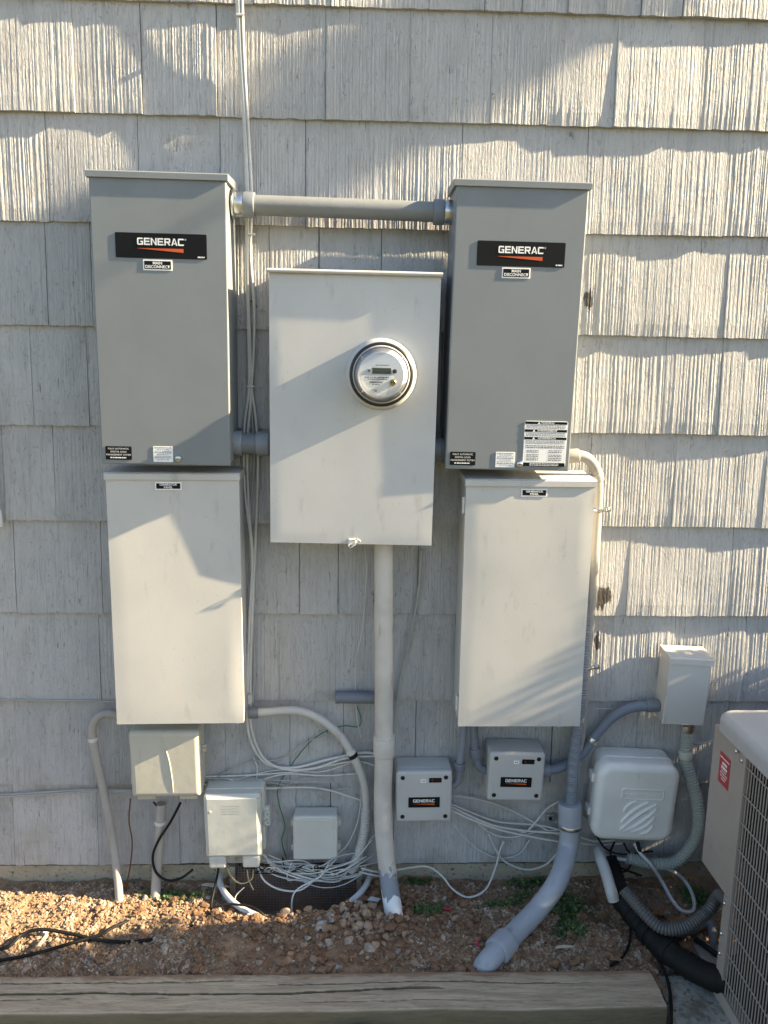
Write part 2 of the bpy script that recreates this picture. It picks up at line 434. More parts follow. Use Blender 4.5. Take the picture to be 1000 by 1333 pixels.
# ---- stones
def ico(sub):
    bm = bmesh.new(); bmesh.ops.create_icosphere(bm, subdivisions=sub, radius=1); v = [x.co.copy() for x in bm.verts]; f = [tuple(a.index for a in x.verts) for x in bm.faces]; bm.free(); return v, f
def stone_mat(name, cols, soil=.35):
    t = NT(name); rnd = t.n('ShaderNodeObjectInfo').outputs['Random']
    cell = t.n('ShaderNodeTexVoronoi'); cell.feature = 'F1'; t.l(t.map(55), cell.inputs['Vector']); cell.inputs['Scale'].default_value = 1
    cr = t.n('ShaderNodeValToRGB'); cr.color_ramp.interpolation = 'LINEAR'
    el = cr.color_ramp.elements
    while len(el) < len(cols): el.new(.5)
    for i, cc in enumerate(cols): el[i].position = i / (len(cols) - 1); el[i].color = (*cc, 1)
    sepc = t.n('ShaderNodeSeparateColor'); t.l(cell.outputs['Color'], sepc.inputs[0])
    f = t.math('FRACT', t.math('ADD', t.math('MULTIPLY', rnd, 1.0), t.math('MULTIPLY', sepc.outputs[0], .97 if 'gravel' in name else .25)))
    t.l(f, cr.inputs[0])
    c = t.mix(t.math('MULTIPLY', t.ramp(t.noise(50, 5, .7), .4, .65), soil), cr.outputs[0], (.18, .115, .07))
    return t.fin(c, .88, t.bump(t.noise(120, 5, .7), .003), None, .25)
M_gravel = stone_mat('gravel_stone', [(.28, .18, .105), (.41, .30, .20), (.19, .115, .065), (.33, .225, .14), (.52, .43, .33), (.22, .14, .085), (.32, .24, .17)], .4)
M_rock = stone_mat('rock', [(.31, .20, .13), (.38, .28, .20), (.27, .165, .10), (.38, .30, .23), (.40, .26, .16), (.30, .22, .155), (.44, .41, .37), (.36, .215, .125)], .5)
iv, jf = ico(1); iv2, jf2 = ico(2)
def rockmesh(seed, big=True):
    rr = random.Random(seed); v0, f0 = (iv2, jf2) if big else (iv, jf)
    planes = [(Vector((rr.gauss(0, 1), rr.gauss(0, 1), rr.gauss(0, 1))).normalized(), rr.uniform(.40, .85)) for _ in range(11)]
    out = []
    for v in v0:
        p = v.copy()
        for n_, d in planes:
            e = p.dot(n_) - d
            if e > 0: p -= n_ * e
        out.append(p * (1 + .10 * noise.noise(v * 2 + Vector((seed, 0, 0)))))
    me = bpy.data.meshes.new('stone'); me.from_pydata(out, [], f0); me.materials.append(M_rock); return me
rocks = [rockmesh(i) for i in range(14)]
def inwell(x, y): return math.hypot((x - WELLX) / WELLR, y / WELLD) < 1.0
def put_stone(x, y, s, dz=0):
    o = link(bpy.data.objects.new('stone', R.choice(rocks)), ground)
    sx, sy, sz = s * R.uniform(.75, 1.2), s * R.uniform(.7, 1.1), s * R.uniform(.5, .8)
    o.scale = (sx, sy, sz); o.rotation_euler = (R.uniform(-.5, .5), R.uniform(-.5, .5), R.uniform(0, 6.3)); o.location = (x, y, gz(x, y) + sz * .35 + dz)
cnt = 0
while cnt < 190:                                   # the heap of broken stone by the riser
    x = PILE.x + R.gauss(-.01, .15); y = PILE.y + R.gauss(0, .085)
    if y < T0 + .02 or y > -.04 or inwell(x, y): continue
    e = math.exp(-((x - PILE.x) / .17) ** 2 - ((y - PILE.y) / .11) ** 2)
    put_stone(x, y, .006 + .015 * R.random() ** 1.5, R.uniform(-.004, .014) * e); cnt += 1
cnt = 0
while cnt < 110:
    x = R.uniform(-1.05, .8); y = R.uniform(T0 + .02, -.05)
    if inwell(x, y) or (x > .15 and R.random() < .6): continue
    put_stone(x, y, R.choice((.007, .008, .010, .012, .017))); cnt += 1
bm = bmesh.new(); bmesh.ops.create_icosphere(bm, subdivisions=1, radius=1); ico0 = ([v.co.copy() for v in bm.verts], [tuple(a.index for a in f.verts) for f in bm.faces]); bm.free()
def gdens(x, y):
    d = .35 + .65 * ss(.0, .25, noise.noise((x * 4, y * 5, 7.7)) + .15)
    if abs(x + .05) < .42 and y < -.12: d *= .40
    return d
def fast_pebbles(n, x0, x1, y0, y1, smin, smax, seed, dens=gdens):
    rr = random.Random(seed); V = []; F = []; k = 0
    pv, pf = ico0
    shapes = [[v * (1 + .35 * noise.noise(v * 1.4 + Vector((q * 3.3, 0, 0)))) for v in pv] for q in range(8)]
    while k < n:
        x = rr.uniform(x0, x1); y = rr.uniform(y0, y1)
        if inwell(x, y) or rr.random() > dens(x, y): continue
        s = smin + (smax - smin) * rr.random() ** 2.0; a = rr.uniform(0, 6.3); ca, sa = math.cos(a), math.sin(a); z0 = gz(x, y) + s * .3
        ax, ay, az = s * rr.uniform(.8, 1.4), s * rr.uniform(.7, 1.1), s * rr.uniform(.5, .85); tl = rr.uniform(-.5, .5)
        b = len(V)
        for v in rr.choice(shapes):
            vx, vy, vz = v.x * ax, v.y * ay, v.z * az
            V.append((x + vx * ca - vy * sa, y + vx * sa + vy * ca, z0 + vz + vx * tl))
        F += [(b + p, b + q, b + r) for p, q, r in pf]; k += 1
    return V, F
PV, PF = fast_pebbles(17000, -1.3, 1.2, T0 + .005, -.005, .0014, .0052, 5)
for a in ((500, -1.2, .84, -.75, -.575, .002, .007, 6), (3600, .08, 1.1, T0 + .005, -.01, .0030, .0072, 8), (2200, -1.2, .1, T0 + .005, -.01, .0030, .0080, 9)):
    v2, f2 = fast_pebbles(*a); b = len(PV); PV += v2; PF += [tuple(b + i for i in f) for f in f2]
me = bpy.data.meshes.new('gravel'); me.from_pydata(PV, [], PF); me.materials.append(M_gravel)
gr = link(bpy.data.objects.new('gravel', me)); tag(gr, 'loose tan and brown gravel strewn over the soil', 'gravel'); gr['kind'] = 'stuff'

# ---- landscape timber
def timber_mat():
    t = NT('weathered_timber')
    g = t.noise((5, 30, 30), 7, .72, dist=1.0); g2 = t.noise((16, 170, 170), 5, .75, dist=.6)
    c = t.mix(t.ramp(g, .35, .7), (.55, .43, .30), (.41, .315, .22))
    c = t.mix(t.math('MULTIPLY', t.ramp(g2, .50, .72), .7), c, (.19, .14, .095))
    c = t.mix(t.math('MULTIPLY', t.ramp(t.noise((5, 9, 9), 4), .55, .75), .5), c, (.30, .19, .10))
    sp_ = t.n('ShaderNodeSeparateXYZ'); t.l(t.pos, sp_.inputs[0])                # soil kicked over the back edge
    bk_ = t.ramp(t.math('ADD', sp_.outputs[1], t.math('MULTIPLY', t.math('SUBTRACT', t.noise((9, 20, 9), 5, .7), .5), .09)), -.452, -.432)
    c = t.mix(t.math('MULTIPLY', bk_, .8), c, (.27, .165, .10))
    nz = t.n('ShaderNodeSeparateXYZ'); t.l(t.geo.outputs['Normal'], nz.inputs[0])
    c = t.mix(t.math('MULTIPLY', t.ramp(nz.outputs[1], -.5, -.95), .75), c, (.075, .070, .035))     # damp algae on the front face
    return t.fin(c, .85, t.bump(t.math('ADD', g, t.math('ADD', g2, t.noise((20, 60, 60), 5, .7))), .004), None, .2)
tx0, tx1 = -2.2, TX; NXT, prof = 420, []
top = .022; bot = -.115; yb, yf = T0, T1
prof = [(yb, bot), (yb, top - .008), (yb - .003, top - .002)] + [(yb - .006 - (yb - yf - .012) * i / 70, top) for i in range(71)] + [(yf + .003, top - .002), (yf, top - .008), (yf, top - .03), (yf, bot)]
V = []; F = []; NP = len(prof)
def crack(x, y):
    d = 0
    for yc, a, wd, dep, x0_, x1_ in ((-.492, .012, .0026, .018, -2.2, .30), (-.455, .009, .0020, .006, -1.6, -.2), (-.470, .010, .0018, .006, -.35, .75), (-.528, .007, .0018, .004, -.3, .5), (-.515, .009, .0016, .004, -1.4, -.6)):
        if x0_ < x < x1_:
            yy = yc + a * noise.noise((x * 1.8, yc * 40, 0)) + .003 * noise.noise((x * 14, yc * 40, 5)); k = abs(y - yy) / wd
            if k < 1.4: d = max(d, dep * max(0, 1 - k / 1.4) * min(1, (x - x0_) * 5, (x1_ - x) * 5))
    return d
for i in range(NXT + 1):
    x = tx0 + (tx1 - tx0) * i / NXT
    for (y, z) in prof:
        zz = z; yy = y + .0035 * noise.noise((x * 2.5, z * 10, 3))
        if z > top - .004: zz += .004 * noise.noise((x * 3, y * 12, 8)) + .0018 * noise.noise((x * 9, y * 60, 1)) - crack(x, y)
        V.append((x + (.004 * noise.noise((y * 30, z * 30, 2)) if i == NXT else 0), yy, zz))
for i in range(NXT):
    for j in range(NP - 1): a = i * NP + j; F.append((a, a + 1, a + NP + 1, a + NP))
F.append(tuple(NXT * NP + j for j in range(NP))); F.append(tuple(range(NP - 1, -1, -1)))
mb = MB(); mb.v = [Vector(v) for v in V]; mb.f = F
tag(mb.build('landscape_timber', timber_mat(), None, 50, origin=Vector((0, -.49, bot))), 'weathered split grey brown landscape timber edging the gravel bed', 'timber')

# ---- concrete slab under the air conditioner
t = NT('mossy_concrete'); c = t.mix(t.ramp(t.noise(11, 6, .7), .40, .62), (.33, .32, .275), (.15, .135, .10)); c = t.mix(t.ramp(t.noise(60, 5, .7), .52, .66), c, (.10, .09, .06)); c = t.mix(t.ramp(t.noise(8, 4), .5, .7, 0, .5), c, (.13, .16, .09))
M_conc = t.fin(c, .9, t.bump(t.noise(60, 6, .7), .005))
FLAT = Matrix(((1, 0, 0, 0), (0, 0, 1, 0), (0, -1, 0, 0), (0, 0, 0, 1)))      # local front (-y) becomes the top
pad = MB(); pad.rbox(.868, 1.95, T0 - .95, T0, .11, -.003, .015, .006, M=FLAT)
po = pad.build('concrete_pad', M_conc, None, 40); po['kind'] = 'structure'; po['label'] = 'mossy concrete pad carrying the air conditioner'

# ================================================================== cabinets
def _r(a, b, c, d): return [(a, c), (b, c), (b, d), (a, d)]
GLYPH = {
 'G': ([(.24, .8), (.24, 1), (.12, 1), (0, .88), (0, .12), (.12, 0), (.24, 0), (.24, .2)], [(.24, 1), (.24, .8), (.96, .8), (.96, .9), (.86, 1)], [(.24, 0), (1, 0), (1, .2), (.24, .2)], _r(.76, 1, .2, .56), _r(.52, .76, .38, .56)),
 'E': (_r(0, .25, 0, 1), _r(.25, .98, .8, 1), _r(.25, .92, .41, .6), _r(.25, 1, 0, .2)),
 'N': (_r(0, .24, 0, 1), _r(.76, 1, 0, 1), [(.24, 1), (.24, .72), (.76, 0), (.76, .28)]),
 'R': (_r(0, .25, 0, 1), [(.25, .8), (.88, .8), (1, .9), (.9, 1), (.25, 1)], [(.76, .56), (1, .48), (1, .9), (.88, .8), (.76, .8)], [(.25, .36), (.88, .36), (1, .48), (.76, .56), (.25, .56)], [(.48, .36), (.76, 0), (1, 0), (.74, .36)]),
 'A': ([(0, 0), (.25, 0), (.56, .82), (.50, 1), (.40, 1)], [(.50, 1), (.56, .82), (.80, 0), (1.05, 0), (.64, 1)], [(.38, .18), (.70, .18), (.65, .36), (.44, .36)]),
 'C': ([(.24, .8), (.24, 1), (.12, 1), (0, .88), (0, .12), (.12, 0), (.24, 0), (.24, .2)], [(.24, 1), (.24, .8), (1, .8), (1, .9), (.9, 1)], [(.24, 0), (.9, 0), (1, .1), (1, .2), (.24, .2)])}
def brand_plate(th, x, z, w, h, y, rounded=.003, text_w=.5):
    p = MB().rbox(x - w / 2, x + w / 2, z - h / 2, z + h / 2, y, y - .0012, rounded, .0004).build('brand_plate', M_black, th)
    tw = w * (.52 if w > .15 else .70); ch = tw / 7.0 * 1.02; lx = x - tw / 2; pit = tw / 7; yy = y - .0018
    for i, c in enumerate('GENERAC'):                       # wide block capitals
        mb = MB()
        for poly in GLYPH[c]:
            mb.add([(lx + i * pit + u * pit * .88, yy, z + h * .02 + v * ch) for u, v in poly], [tuple(range(len(poly)))])
        mb.build('letter', M_white, p, 0)
    zt = z - h * .10
    MB().add([(lx, yy, zt - .0006), (lx + tw * .97, yy, zt), (lx + tw * .97, yy, zt - h * .155), (lx, yy, zt - .0012)], [(0, 3, 2, 1)]).build('emblem', M_orange, p, 0)
    if w > .15:
        text('®', ch * .35, M_white, p, lx + tw * 1.015, z + h * .02 + ch * .85, yy)
        dashes(MB(), x + w * .40, x + w * .475, z - h * .44, h * .05, yy, R).build('lettering', M_white, p, 0)
    return p
def small_sign(th, x, z, w, h, y, lines, name='label'):
    p = MB().rbox(x - w / 2, x + w / 2, z - h / 2, z + h / 2, y, y - .0008, .001, .0003).build(name, M_white, th)
    q = MB().rbox(x - w / 2 + .0035, x + w / 2 - .0035, z - h / 2 + .0035, z + h / 2 - .0035, y - .0008, y - .0012, .0006, .0002).build('print_field', M_black, p)
    for i, s in enumerate(lines):
        text(s, h * .38, M_white, p, x, z + (len(lines) - 1) * h * .17 - i * h * .34, y - .0017, bold=h * .008, sx=.98)
    return p
def transfer_switch(corners, dt, db, label, warn):
    M, W, H, D = frame4(*corners, dt, db)
    th = empty('transfer_switch', M, label, 'electrical cabinet', 'grey transfer switch cabinets')
    hw = W / 2
    MB().rbox(-hw + .002, hw - .002, 0.006, H - .004, 0, -D + .016, .003, .002).build('enclosure', M_gen, th)
    MB().rbox(-hw, hw, 0, H - .006, -D + .0155, -D, .004, .0028).build('front_cover', M_gen, th)
    cp = MB(); x0, x1 = -hw - .006, hw + .006                  # sloping drip cap
    yb, yf = .0, -D - .007
    cp.add([(x0, yb, H + .012), (x1, yb, H + .012), (x1, yf + .004, H + .002), (x0, yf + .004, H + .002), (x0, yf, H - .001), (x1, yf, H - .001), (x1, yf, H - .016), (x0, yf, H - .016),
            (x0, yf + .004, H - .016), (x1, yf + .004, H - .016), (x1, yb, H - .012), (x0, yb, H - .012)],
           [(0, 3, 2, 1), (3, 4, 5, 2), (4, 7, 6, 5), (7, 8, 9, 6), (8, 11, 10, 9), (11, 0, 1, 10), (0, 11, 8, 7, 4, 3), (1, 2, 5, 6, 9, 10)])
    cp.build('drip_cap', M_gen, th, 0)
    y = -D - .0004
    brand_plate(th, .005, H * .762, W * .675, H * .083, y)
    small_sign(th, -.006, H * .698, .078, .028, y, ('MAIN', 'DISCONNECT'), 'disconnect_label')
    b = MB().rbox(-hw + .012, -hw + .085, .012, .05, y, y - .0008, .002, .0003).build('black_label', M_black, th)
    for i, s in enumerate(('FULLY AUTOMATIC', 'DIGITAL LOAD', 'MANAGEMENT SYSTEM')):
        text(s, .0066, M_white, b, -hw + .0485, .043 - i * .0085, y - .0012)
    dashes(MB(), -hw + .025, -hw + .07, .0165, .003, y - .0012, R).build('lettering', M_white, b, 0)
    wl = MB().rbox(-.035, .02, .008, .052, y, y - .0008, .001, .0003).build('white_label', M_white, th)
    d = MB()
    for i in range(8): dashes(d, -.031 + (.006 if i in (0, 3, 6) else 0), .016 - (.006 if i in (0, 3, 6) else 0), .0135 + i * .0048, .0026 if i in (7, 4, 1) else .0016, y - .0012, R)
    d.build('lettering', plain('print_grey', (.22, .24, .28), .6), wl, 0)
    sc = MB().lathe([(.0095, 0), (.0095, -.003), (.008, -.0055), (.004, -.007)], 16, Matrix.Translation((.035, y, .018))).build('cover_screw', M_steel, th)
    MB().box(.0285, .0415, y - .0082, y - .0068, .017, .019).build('slot', M_dark, sc, 0)
    if warn:
        x0, x1, z0, z1 = hw - .135, hw - .012, .012, .142
        wl = MB().rbox(x0, x1, z0, z1, y, y - .0008, .006, .0003).build('warning_label', M_white, th); wl['label'] = 'white and black three-language warning label'
        for a, b_ in ((.121, .1285), (.0990, .1060), (.0775, .0845), (0.0005, .0115)): MB().rbox(x0 + .001, x1 - .001, z0 + a, z0 + b_, y - .0008, y - .0012, .003 if a < .01 or a > .12 else .0005, .0002).build('heading_bar', M_black, wl)
        for s, zz in (('WARNING', .1248), ('AVERTISSEMENT', .1025), ('ADVERTENCIA', .0810)):
            text(s, .0078, M_white, wl, (x0 + x1) / 2 + .004, z0 + zz, y - .0016, bold=.0001)
            tx = (x0 + x1) / 2 - (.021 if len(s) < 8 else .034)
            MB().add([(tx - .004, y - .0016, z0 + zz - .003), (tx + .004, y - .0016, z0 + zz - .003), (tx, y - .0016, z0 + zz + .004)], [(0, 1, 2)]).build('emblem', M_white, wl, 0)
        d = MB()
        for zz in (.1165, .1125, .1090, .0945, .0905, .0875, .0725, .0690, .0655): dashes(d, x0 + .005, x1 - .006, z0 + zz, .0017, y - .0012, R)
        for zz in (.0585, .0535): dashes(d, x0 + .006, x1 - .006, z0 + zz, .0024, y - .0012, R)
        for zz in (.0455, .0405, .0330, .0285, .0230, .0180):
            dashes(d, x0 + .010, x0 + .045, z0 + zz, .0022, y - .0012, R); dashes(d, x1 - .050, x1 - .012, z0 + zz, .0022, y - .0012, R)
        d.build('lettering', plain('print_ink', (.10, .10, .11), .6), wl, 0)
        d = MB()
        for zz in (.0075, .0035): dashes(d, x0 + .02, x1 - .02, z0 + zz, .0018, y - .0016, R)
        d.build('lettering', M_white, wl, 0)
    return th
transfer_switch(((109, 221), (288, 228), (132.5, 604), (300, 606)), .178, .168, 'grey metal transfer switch cabinet without large warning label beside the hanging white cables', False)
transfer_switch(((597, 234), (768, 238.5), (579, 610), (741, 614)), .193, .176, 'grey metal transfer switch cabinet with a large white warning label low on its cover', True)

def load_center(corners, dt, db, label, hinges, dyaw=0.0):
    M, W, H, D = frame4(*corners, dt, db, None, dyaw)
    th = empty('breaker_panel', M, label, 'electrical cabinet', 'pale generator panels below the switches')
    hw = W / 2
    MB().rbox(-hw + .003, hw - .003, .004, H - .002, 0, -D + .014, .003, .002).build('enclosure', M_panel, th)
    # front door, a pressed sheet that is not quite flat
    n1, n2 = 24, 40; V = []; F = []
    for j in range(n2 + 1):
        for i in range(n1 + 1):
            x = -hw + W * i / n1; z = (H - .014) * j / n2
            e = min(1, min(i, n1 - i) / 2, min(j, n2 - j) / 2)
            V.append((x, -D - e * (.0008 + .0022 * noise.noise((x * 4.2 + hinges * 7, z * 3.0, 1.7)) + .0010 * math.sin(z * 9 + hinges * 2)), z))
    for j in range(n2):
        for i in range(n1): a = j * (n1 + 1) + i; F.append((a, a + 1, a + n1 + 2, a + n1 + 1))
    d = MB().add(V, F); d.rbox(-hw, hw, 0, H - .014, -D + .0135, -D + .0012, .003, .001)
    d.build('door', M_panel, th, 25)
    cp = MB(); x0, x1, yf = -hw - .003, hw + .003, -D - .006
    cp.add([(x0, 0, H + .010), (x1, 0, H + .010), (x1, yf + .006, H + .003), (x0, yf + .006, H + .003), (x0, yf, H - .001), (x1, yf, H - .001), (x1, yf, H - .0175), (x0, yf, H - .0175), (x0, yf + .004, H - .0175), (x1, yf + .004, H - .0175), (x1, 0, H - .012), (x0, 0, H - .012)],
           [(0, 3, 2, 1), (3, 4, 5, 2), (4, 7, 6, 5), (7, 8, 9, 6), (8, 11, 10, 9), (11, 0, 1, 10), (0, 11, 8, 7, 4, 3), (1, 2, 5, 6, 9, 10)])
    cp.build('drip_cap', M_panel, th, 0)
    small_sign(th, -.012 if not hinges else .01, H - .036, .076, .023, -D - .0022, ('GENERATOR', 'PANEL'), 'panel_label')
    if hinges:
        for z in (H - .075, .075): MB().rbox(-hw - .006, -hw + .004, z - .022, z + .022, -D + .03, -D + .004, .002, .002).lathe([(.0045, -.024), (.0045, .024)], 10, Matrix.Translation((-hw - .005, -D + .006, z)) @ Matrix.Rotation(math.pi / 2, 4, 'X')).build('hinge', M_panel, th)
    else:
        MB().box(hw - .001, hw + .012, -.05, -.02, .02, .05).build('knockout_hub', M_panel, th, 0)
    MB().lathe([(.010, .006), (.010, 0), (.006, -.004)], 12, Matrix.Translation((.17 * (1 if not hinges else .75), -D + .012, -.003)) @ Matrix.Rotation(math.pi / 2, 4, 'X')).build('latch_tab', M_panel, th)
    return th
load_center(((139, 616), (314, 617), (153, 943), (317, 941)), .129, .148, 'pale cream generator panel whose corner feeds a curved white hose', 0, .003)
load_center(((600, 624), (768, 626.5), (596, 946), (755, 945)), .158, .152, 'pale cream generator panel with edge hinges beside the bent beige conduit', 1)

# ---- meter cabinet
Mm, W, H, D = frame4((348, 349), (572, 355), (352, 706), (562, 710), .170, .157, None, -.0045)
mc = empty('meter_cabinet', Mm, 'wide cream metal meter cabinet with a round meter on its cover', 'electrical cabinet')
hw = W / 2
MB().rbox(-hw + .003, hw - .003, .004, H - .004, 0, -D + .016, .003, .002).build('enclosure', M_cream, mc)
Mi = Mm.inverted()
ctr = Mi @ P(496.5, 487.5, .185)                                # meter centre in cabinet space
mx, mz = ctr.x, ctr.z
n1, n2 = 36, 56; V = []; F = []
for j in range(n2 + 1):
    for i in range(n1 + 1):
        x = -hw + W * i / n1; z = (H - .008) * j / n2; e = min(1, min(i, n1 - i) / 2, min(j, n2 - j) / 2)
        V.append((x, -D - e * (.0006 + .0016 * noise.noise((x * 3.6, z * 3.0, 5.1))), z))
for j in range(n2):
    for i in range(n1): a = j * (n1 + 1) + i; F.append((a, a + 1, a + n1 + 2, a + n1 + 1))
MB().add(V, F).rbox(-hw, hw, 0, H - .008, -D + .0155, -D + .0012, .003, .001).build('cover', M_cream, mc, 25)
MB().lathe([(.101, .001), (.0985, -.004), (.0965, -.012), (.0945, -.0200), (.0915, -.0235), (.086, -.0245)], 64, Matrix.Translation((mx, -D, mz)), cap=False).build('meter_collar', M_cream, mc, 60)
yf = -D - .012; cp = MB()
cp.sweep([Vector((-hw - .004, yf + .004, H - .006)), Vector((hw + .004, yf + .004, H - .006))], .0058, 12).add(
    [(-hw - .004, 0, H + .008), (hw + .004, 0, H + .008), (hw + .004, yf + .004, H - .0005), (-hw - .004, yf + .004, H - .0005), (-hw - .004, 0, H - .004), (hw + .004, 0, H - .004), (hw + .004, yf + .004, H - .008), (-hw - .004, yf + .004, H - .008)],
    [(0, 3, 2, 1), (4, 5, 6, 7), (0, 4, 7, 3), (1, 2, 6, 5), (0, 1, 5, 4)])
cp.build('drip_cap', M_cream, mc, 40)
hp = MB().rbox(-.012 + mx - .075, .012 + mx - .075, -.004, .016, -D + .002, -D - .006, .004, .002).build('hasp', M_cream, mc)
o = tube('seal_wire', [Vector((mx - .075, -D - .008, .01)), Vector((mx - .06, -D - .016, .018)), Vector((mx - .05, -D - .014, .012)), Vector((mx - .062, -D - .012, .004)), Vector((mx - .078, -D - .012, -.008)), Vector((mx - .084, -D - .01, -.002)), Vector((mx - .076, -D - .008, .004))], .0016, M_wire, hp, 6)
# ---- the meter itself
me_ = empty('electricity_meter', Mm @ Matrix.Translation((mx, -D - .020, mz)) @ Matrix.Diagonal((.935, 1, .935, 1)), 'round glass electricity meter with a small dark display on its dial', 'electric meter')
MB().lathe([(.0935, .006), (.0945, -.008), (.0925, -.0165), (.0885, -.0185), (.0845, -.0175)], 64, cap=False).build('gasket_ring', plain('gasket', (.02, .018, .017), .35), me_, 60)
MB().lathe([(.0848, .004), (.0848, -.0180), (.083, -.0205), (.0805, -.0205), (.0805, .004)], 64, cap=False).build('base_rim', paint('dial_silver', (.42, .43, .44), .3, .05, .05), me_, 60)
t = NT('clear_polycarbonate'); fr = t.n('ShaderNodeLayerWeight'); fr.inputs[0].default_value = .35
tr = t.n('ShaderNodeBsdfTransparent'); tr.inputs[0].default_value = (.93, .95, .97, 1); gl = t.n('ShaderNodeBsdfGlossy'); gl.inputs['Roughness'].default_value = .06
mxs = t.n('ShaderNodeMixShader'); t.l(t.math('MULTIPLY', fr.outputs['Fresnel'], .75), mxs.inputs[0]); t.l(tr.outputs[0], mxs.inputs[1]); t.l(gl.outputs[0], mxs.inputs[2]); t.l(mxs.outputs[0], t.out.inputs[0])
M_glass = t.m
MB().lathe([(.080, -.012), (.0785, -.050), (.076, -.088), (.073, -.0945), (.068, -.0965), (.0655, -.0955), (.060, -.0975), (.040, -.1005), (.015, -.1020), (.0005, -.1022)], 56, cap=False).build('glass_cover', M_glass, me_, 60)
dp = MB().lathe([(.077, 0), (.077, -.03), (.071, -.045), (.0695, -.060), (.0685, -.062), (.0665, -.064)], 56, cap=False).build('dial_housing', paint('dial_grey', (.40, .41, .43), .4, .05, .05), me_, 45)
dl = MB().lathe([(.0667, -.060), (.0665, -.0655), (.064, -.068), (.001, -.068)], 56).build('dial_plate', plain('dial_white', (.62, .63, .65), .45), me_, 30)
MB().rbox(-.026, .027, .004, .0195, -.068, -.0695, .001, .0004).build('display', plain('lcd', (.028, .038, .03), .2), dl)
MB().rbox(-.0275, .0285, .0025, .021, -.068, -.0688, .001, .0003).build('display_bezel', plain('bezel', (.25, .26, .27), .4), dl)
lab = MB(); ang = [math.radians(a) for a in range(180, 284, 8)]
lab.add([(.06 * math.cos(a), -.0687, .06 * math.sin(a) * 1.0 + .0) for a in ang] + [(.014, -.0687, -.0583), (.022, -.0687, -.030), (.040, -.0687, -.002), (-.060, -.0687, -.001)], [tuple(range(len(ang) + 4))])
lab.build('rating_label', M_white, dl, 0)
d = MB()
dashes(d, -.018, .020, .0265, .0022, -.0692, R); dashes(d, -.048, .022, -.0085, .003, -.0692, R); dashes(d, -.04, .018, -.0135, .0028, -.0692, R); dashes(d, -.026, -.004, -.029, .0022, -.0692, R); dashes(d, -.028, -.012, -.044, .0018, -.0692, R); dashes(d, -.02, -.012, -.047, .002, -.0692, R)
for i in range(20): x = -.034 + i * .0019; d.add([(x, -.0692, -.0235), (x + .0012, -.0692, -.0235), (x + .0012, -.0692, -.0185), (x, -.0692, -.0185)], [(0, 1, 2, 3)])
d.build('lettering', plain('print_blue', (.10, .11, .16), .6), dl, 0)
MB().lathe([(.0062, -.066), (.0062, -.0712), (.004, -.072)], 16, Matrix.Translation((.038, 0, .0115))).build('optical_port', M_dark, dl)
MB().lathe([(.0062, -.068), (.0062, -.0700), (.0045, -.0700), (.0045, -.068)], 16, Matrix.Translation((-.036, 0, .011))).build('port_ring', plain('dial_line', (.5, .5, .52), .3), dl)
sw = MB().lathe([(.0092, -.066), (.0092, -.0725), (.0075, -.074)], 20, Matrix.Translation((.033, 0, -.0205))).build('reset_knob', plain('brass', (.33, .25, .12), .35, 1), dl)
for dx in (-.0035, .0035): MB().lathe([(.0026, -.073), (.0026, -.0752)], 10, Matrix.Translation((.033 + dx, 0, -.0205))).build('knob_hole', M_dark, sw)
for a in (40, 140, 222, 318):
    ca, sa = math.cos(math.radians(a)), math.sin(math.radians(a))
    MB().sweep([Vector((.070 * ca, -.062, .070 * sa)), Vector((.079 * ca, -.040, .079 * sa))], .0014, 6).build('dome_rib', plain('clear_rib', (.75, .77, .80), .2), me_)

# ================================================================== conduits
def conduit_thing(name, pp, r, mat, label, cols=(), cat='conduit', corr=None, seg=16, part='pipe', n=12, group=None, lumpy=0.0):
    pts = path(pp); base = min(pts, key=lambda v: v.z)
    th = empty(name, base, label, cat, group); off = -base
    q = [p + off for p in pts]
    sp = smoothpts(q, n); mb = MB()
    if corr:
        rs = resample(sp, corr[0] / 4); mb.sweep(rs, [r + corr[1] * (0, 1, 1, 0)[i % 4] for i in range(len(rs))], seg)
    elif lumpy: mb.sweep(sp, [r * (1 + lumpy * noise.noise((i * .33, r * 90, 2.0)) + lumpy * .5 * noise.noise((i * 1.1, 3.0, r))) for i in range(len(sp))], seg)
    else: mb.sweep(sp, r, seg)
    mb.build(part, mat, th, 50 if corr else 60)
    Lc = [0]
    for a, b in zip(sp, sp[1:]): Lc.append(Lc[-1] + (b - a).length)
    def at(s):
        s = max(0, min(Lc[-1], s if s >= 0 else Lc[-1] + s))
        for i in range(len(Lc) - 1):
            if s <= Lc[i + 1]: return sp[i].lerp(sp[i + 1], (s - Lc[i]) / max(1e-9, Lc[i + 1] - Lc[i]))
        return sp[-1]
    for (nm, s0, s1, rr, m) in cols: ring(nm, at(s0), at(s1), rr, m, th, 18)
    return th
# horizontal pipe joining the two switches
def xs_at(py0, py1, d, px): return P(px, py0 + (py1 - py0) * (px - 300) / 290, d)
d0 = .082
pxs = [xs_at(266, 277, d0, x) for x in (301, 590)]
Lh = (pxs[1] - pxs[0]).length
conduit_thing('conduit', [(303, 266, d0), (450, 271.5, d0), (592, 277, d0)], .0275, paint('weathered_pvc', (.215, .225, .225), .45, .1, .25), 'long horizontal grey conduit joining the two grey switch cabinets',
    (('connector', .004, .030, .0335, M_steel), ('lock_ring', .000, .006, .041, M_steel), ('coupling', .030, .062, .0345, M_pvc), ('coupling', -.060, -.030, .0345, M_pvc), ('connector', -.030, -.004, .0335, M_steel), ('lock_ring', -.006, -.0005, .041, M_steel)))
conduit_thing('conduit_nipple', [(301, 577, .08), (352, 578, .08)], .031, M_pvcd, 'short dark grey conduit stub between switch cabinet and meter cabinet over the cables',
    (('coupling', .002, .034, .037, M_pvc), ('coupling', -.040, -.002, .036, M_pvc)))
